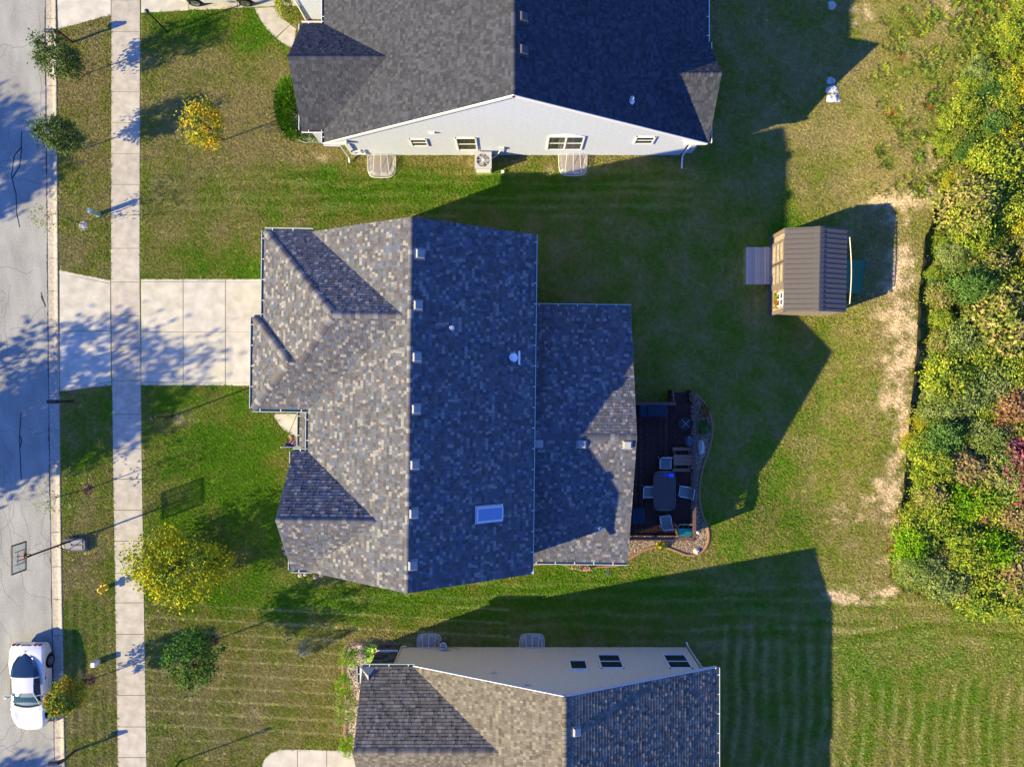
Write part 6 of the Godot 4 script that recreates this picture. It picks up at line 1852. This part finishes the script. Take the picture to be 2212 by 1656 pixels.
func make_garden() -> void:
	make_shed(); make_deck()
	edging("bed_edging", "curved terracotta edging round the deck gravel bed", [[1357, 1209], [1378, 1196], [1398, 1185], [1420, 1180], [1440, 1182], [1462, 1190], [1484, 1198], [1505, 1197], [1521, 1187], [1530, 1168], [1530, 1144], [1521, 1122], [1513, 1098], [1510, 1070], [1512, 1036], [1520, 1003], [1531, 970], [1538, 935], [1536, 905], [1526, 878], [1510, 857], [1500, 851]], M.edging)
	edging("bed_edging", "terracotta edging along the wing's lower wall", [[1150, 1220], [1180, 1216], [1215, 1216], [1260, 1221], [1300, 1223], [1330, 1221], [1345, 1216]], M.edging)
	edging("bed_edging", "brick edging round the tan house's gravel bed", [[850, 1393], [820, 1391], [790, 1390], [765, 1389], [750, 1395], [743, 1410], [742, 1440], [743, 1475], [748, 1490], [750, 1510]], M.paver, 0.2, 0.22)
	edging("bed_edging", "brick edging in the tan house bed near the driveway", [[748, 1555], [746, 1575], [748, 1600]], M.paver, 0.2, 0.22)
	edging("bed_edging", "short terracotta edging beside the front porch flag", [[628, 940], [631, 950], [632, 966]], M.edging, 0.14)
	for q in [["earth of the gravel bed round the deck", BED_DECK], ["earth of the tan house's gravel bed", BED_S], ["earth of the bed along the wing wall", BED_WING], ["earth of the bed at the white house corner", BED_N], ["earth of the small bed beside the porch", BED_P]]:
		var pv := PackedVector2Array(); var sb3 := MB.new()
		for w in q[1]: pv.append(Vector2(w[0], w[1]))
		var ix := Geometry2D.triangulate_polygon(pv)
		for k in range(0, ix.size(), 3):
			var a3 := P(pv[ix[k]].x, pv[ix[k]].y, 0.005); var b3 := P(pv[ix[k + 1]].x, pv[ix[k + 1]].y, 0.005); var c3 := P(pv[ix[k + 2]].x, pv[ix[k + 2]].y, 0.005)
			if (b3 - a3).cross(c3 - a3).y > 0: sb3.tri(a3, b3, c3)
			else: sb3.tri(a3, c3, b3)
		struct(part("planting_bed", sb3, M.soil), q[0])
	gravel("brown river gravel around the deck", BED_DECK, 9000, [Color(0.20, 0.14, 0.09), Color(0.28, 0.21, 0.14), Color(0.12, 0.085, 0.06), Color(0.34, 0.28, 0.2)], 91, 0.04)
	gravel("pale gravel in the tan house bed", BED_S, 4500, [Color(0.45, 0.40, 0.36), Color(0.34, 0.29, 0.26), Color(0.55, 0.5, 0.45)], 92, 0.04)
	gravel("brown gravel along the wing wall", BED_WING, 2500, [Color(0.26, 0.19, 0.14), Color(0.36, 0.29, 0.22)], 93, 0.04)
	gravel("pale gravel by the white house corner", BED_N, 2500, [Color(0.48, 0.43, 0.38), Color(0.36, 0.32, 0.28)], 94, 0.04)
	gravel("brown gravel beside the porch", BED_P, 600, [Color(0.26, 0.19, 0.14), Color(0.42, 0.34, 0.25)], 95, 0.04)
	gravel("red lava gravel below the white house wall", [[655, 36], [698, 36], [698, 52], [655, 52]], 700, [Color(0.22, 0.07, 0.05), Color(0.15, 0.05, 0.04)], 96, 0.04)
	boulder(1514, 966, Vector3(0.22, 0.25, 0.42), "large pale boulder in gravel outside the deck rail", 1, M.stone_white)
	boulder(1505, 1190, Vector3(0.2, 0.2, 0.2), "white boulder at the tip of the deck gravel bed", 2, M.stone_white)
	boulder(1508, 1149, Vector3(0.13, 0.13, 0.13), "small white stone by the deck's corner post", 3, M.stone_white)
	var sm2: StandardMaterial3D = mat("sandstone", lin(0.55, 0.44, 0.33), 0.9, tex.mottle, 4.0)
	for q in [[649, 1243], [660, 1240], [681, 1246], [694, 1243], [613, 1183], [617, 1195]]:
		boulder(q[0], q[1], Vector3(0.16, 0.13, 0.13), "small sandstone rock along the base of the front gable", int(q[0]), sm2, "sandstone rocks by the front gable")
	boulder(1797, 11, Vector3(0.25, 0.14, 0.3), "flat grey rock on shaded lawn", 7, M.stone_white)
	# crumpled white sacks on the lawn
	for q in [[1795, 174, 0.22, 0.18, "crumpled pale blue sack at the lawn's shade edge"], [1797, 192, 0.33, 0.2, "crumpled blue-white sack beside small weed"], [1800, 211, 0.36, 0.24, "crumpled white sack in sun at the shade edge"]]:
		var b := MB.new(); rng.seed = int(q[1]); var g := []
		for i in 12:
			var row := []
			for j in 12:
				var x := i / 11.0 * 2 - 1; var z := j / 11.0 * 2 - 1
				var e := clampf(1.25 - (x * x + z * z), 0, 1)
				row.append(Vector3(x * q[2] + rng.randfn() * 0.02, 0.015 + e * rng.randf_range(0.02, 0.14), z * q[3] + rng.randfn() * 0.02))
			g.append(row)
		b.grid(g, true)
		var o := part("plastic_sack", b, mat("sack", lin(0.48, 0.49, 0.5), 0.5)); o.position = PG(q[0], q[1])
		tag(o, q[4], "sack", "crumpled sacks on the lawn")
	var lg := MB.new(); lg.tube(Vector3(-0.4, 0.13, 0), Vector3(0.4, 0.13, 0), 0.14, 0.13, 10)
	var lo := part("log", lg, M.pale_bark); lo.position = PG(2096, 155); lo.rotation.y = 0.5
	tag(lo, "short sawn grey log at the edge of the thicket", "log")
	# silt fence
	var sf := thing("silt_fence", "low black silt fence along the thicket edge", "fence", PG(1985, 700))
	var pts := [[2021, 436], [2016, 470], [2004, 505], [1996, 530], [1992, 580], [1985, 640], [1982, 700], [1980, 760], [1972, 840], [1965, 900], [1962, 950], [1955, 1010], [1952, 1060], [1944, 1110], [1940, 1160]]
	var fg := []
	rng.seed = 33
	for i in 57:
		var f := i / 56.0 * (pts.size() - 1.001); var k := int(f)
		var p := PG(lerpf(pts[k][0], pts[k + 1][0], f - k), lerpf(pts[k][1], pts[k + 1][1], f - k)) - sf.position
		var ln := rng.randf_range(-0.22, 0.02)
		fg.append([p + Vector3(0, -0.02, 0), p + Vector3(ln * 0.4, 0.2, 0), p + Vector3(ln, 0.34 + rng.randfn() * 0.04, 0)])
		if i % 7 == 0:
			var ps := MB.new(); ps.box(p + Vector3(0.05, 0.2, 0), Vector3(0.03, 0.5, 0.03)); part("stake", ps, M.bark, sf)
	var fm := MB.new(); fm.grid(fg); part("fabric", fm, M.black_soft, sf)
	# window wells, air conditioner, hose reel
	window_well(794, 337, 855, 384, "clear domed window well cover near the white house's downspout", true)
	window_well(1207, 335, 1268, 380, "clear domed window well cover under the double window", true)
	window_well(901, 1368, 953, 1396.5, "clear domed window well cover beside the hose reel", false)
	window_well(1123, 1368, 1176, 1396.5, "clear domed window well cover midway along tan wall", false)
	var ac := thing("air_conditioner", "pale grey air conditioner unit beside the white wall", "air conditioner", P(1045, 357))
	var cb := MB.new(); cb.box(Vector3(0, 0.42, 0), Vector3(0.82, 0.84, 0.82)); part("cabinet", cb, mat("ac_grey", lin(0.42, 0.41, 0.40), 0.5), ac)
	for k in 12:
		for s in [-1, 1]:
			var lv := MB.new(); lv.box(Vector3(0, 0.14 + k * 0.055, s * 0.418), Vector3(0.74, 0.02, 0.016)); part("louvre", lv, M.box_grey, ac)
	var tp := MB.new(); var N := 24
	for k in N:
		var a0 := TAU * k / N; var a1 := TAU * (k + 1) / N
		var e0 := Vector3(cos(a0), 0, sin(a0)); var e1 := Vector3(cos(a1), 0, sin(a1))
		var q0 := e0 * (0.44 / maxf(absf(e0.x), absf(e0.z))); var q1 := e1 * (0.44 / maxf(absf(e1.x), absf(e1.z)))
		var up := Vector3(0, 0.90, 0)
		tp.quad(e1 * 0.34 + up, e0 * 0.34 + up, q0 + up, q1 + up); tp.quad(e0 * 0.34 + up, e1 * 0.34 + up, e1 * 0.34 + Vector3(0, 0.8, 0), e0 * 0.34 + Vector3(0, 0.8, 0)); tp.quad(q1 + up, q0 + up, q0 + Vector3(0, 0.82, 0), q1 + Vector3(0, 0.82, 0))
	part("top_panel", tp, mat("ac_light", lin(0.42, 0.42, 0.43), 0.45), ac)
	var dk2 := MB.new(); dk2.lathe(Vector3(0, 0.80, 0), [[0.36, 0.0], [0.36, 0.045], [0, 0.045]], 24); part("fan_well", dk2, M.vent_dark, ac)
	for k in 3:
		var bl := MB.new(); bl.box(Vector3(cos(k * 2.09) * 0.16, 0.862, sin(k * 2.09) * 0.16), Vector3(0.26, 0.01, 0.16), Basis(Vector3.UP, -k * 2.09) * Basis(Vector3.RIGHT, 0.12)); part("fan_blade", bl, mat("blade", lin(0.3, 0.3, 0.31), 0.4), ac)
	var gr2 := MB.new()
	for k in 8: gr2.tube(Vector3(cos(TAU * k / 8) * 0.05, 0.92, sin(TAU * k / 8) * 0.05), Vector3(cos(TAU * k / 8) * 0.345, 0.905, sin(TAU * k / 8) * 0.345), 0.008, 0.008, 4)
	for rr in [0.12, 0.2, 0.28]:
		for k in 20: gr2.tube(Vector3(cos(TAU * k / 20) * rr, 0.912, sin(TAU * k / 20) * rr), Vector3(cos(TAU * (k + 1) / 20) * rr, 0.912, sin(TAU * (k + 1) / 20) * rr), 0.004, 0.004, 3, false)
	gr2.lathe(Vector3(0, 0.91, 0), [[0.06, 0.0], [0.06, 0.015], [0, 0.02]], 12); part("fan_guard", gr2, M.pvc, ac)
	var cd := MB.new(); cd.path([Vector3(0.42, 0.5, -0.2), Vector3(0.7, 0.55, -0.35), Vector3(0.85, 0.9, -0.42), Vector3(0.95, 1.2, -0.44)], 0.025); cd.box(Vector3(1.0, 1.3, -0.47), Vector3(0.2, 0.25, 0.1)); part("conduit", cd, M.box_grey, ac)
	var pc := thing("cleanout_cap", "round white cleanout cap on grass beside the air conditioner", "pipe cap", P(1086, 372))
	var pp := MB.new(); pp.lathe(Vector3.ZERO, [[0.07, -0.02], [0.07, 0.1], [0.085, 0.1], [0.085, 0.14], [0, 0.14]], 16); part("cap", pp, M.pvc, pc)
	var hr := thing("hose_reel", "coiled black hose reel on the tan wall", "hose reel", Q(-146, 566, 0.0))
	var h1 := MB.new()
	for k in 5: h1.lathe(Vector3(0, 0.42 + k * 0.045, -0.22), [[0.17, 0.0], [0.215, 0.0], [0.225, 0.02], [0.215, 0.04], [0.17, 0.04]], 20)
	part("coil", h1, M.black, hr)
	var h2 := MB.new(); h2.lathe(Vector3(0, 0.66, -0.22), [[0.2, 0.0], [0.2, 0.012], [0.14, 0.012]], 20); h2.box(Vector3(0, 0.67, -0.22), Vector3(0.4, 0.01, 0.03)); h2.box(Vector3(0, 0.67, -0.22), Vector3(0.03, 0.01, 0.4)); h2.box(Vector3(0, 0.2, -0.12), Vector3(0.08, 0.4, 0.08)); h2.box(Vector3(0, 0.45, -0.07), Vector3(0.1, 0.3, 0.08)); part("frame", h2, M.box_grey, hr)
	var h3 := MB.new(); h3.path([Vector3(0.2, 0.7, -0.3), Vector3(0.5, 0.85, -0.2), Vector3(0.9, 0.8, -0.08)], 0.012); part("hose", h3, M.black, hr)
	var gh := thing("garden_hose", "pale green hose curled on the lawn by the white house", "hose", P(655, 300))
	var gp := []
	for q in [[635, 286], [641, 296], [650, 304], [662, 308], [672, 306], [690, 308], [705, 309]]: gp.append(P(q[0], q[1], 0.05) - gh.position)
	var gb2 := MB.new(); gb2.path(gp, 0.025); part("tube", gb2, M.pedestal, gh)
	# flag on the porch corner
	var fl := thing("flag", "striped flag with blue canton on a white pole by the porch", "flag", Q(-404, 128, 2.3))
	var a := Vector3.ZERO; var e := Q(-460, 127, 3.0) - fl.position
	var po := MB.new(); po.tube(a, e, 0.016, 0.014, 8); po.lathe(e, [[0.0, -0.03], [0.03, 0.0], [0.0, 0.03]], 8); part("pole", po, M.pvc, fl)
	var fcol := []; var fgd := []
	for i in 21:
		var row := []; var cr := []
		for j in 14:
			var s := j / 13.0
			var along := e.lerp(a, 0.08 + 0.62 * s)
			var f := i / 20.0
			row.append(along + Vector3(0.05 * f + 0.03 * sin(s * 9.0 + f * 2.0), -0.75 * f, -0.30 * f - 0.06 * sin(s * 11.0 + f)))
			cr.append(Color(0.02, 0.03, 0.22) if f < 0.42 and s < 0.52 else (Color(0.55, 0.02, 0.02) if j % 2 == 0 else Color(0.75, 0.75, 0.75)))
		fgd.append(row); fcol.append(cr)
	var fm2 := MB.new(); fm2.grid(fgd, false, fcol); part("cloth", fm2, M.vcol, fl)
	# splash block under the wing downspout
	var sb2 := MB.new(); sb2.box(Vector3(0, 0.03, 0), Vector3(0.14, 0.06, 0.62))
	var so := part("splash_block", sb2, M.vent_dark); so.position = P(1313, 1229); tag(so, "dark splash block under the wing's downspout", "splash block")

func _ready() -> void:
	rng.seed = 1
	make_light()
	make_materials()
	make_mask(); make_lawn_grid()
	make_ground()
	make_grey_house(); make_white_house(); make_tan_house()
	make_street()
	make_garden()
	make_trees()
	make_thicket()
	make_grass()
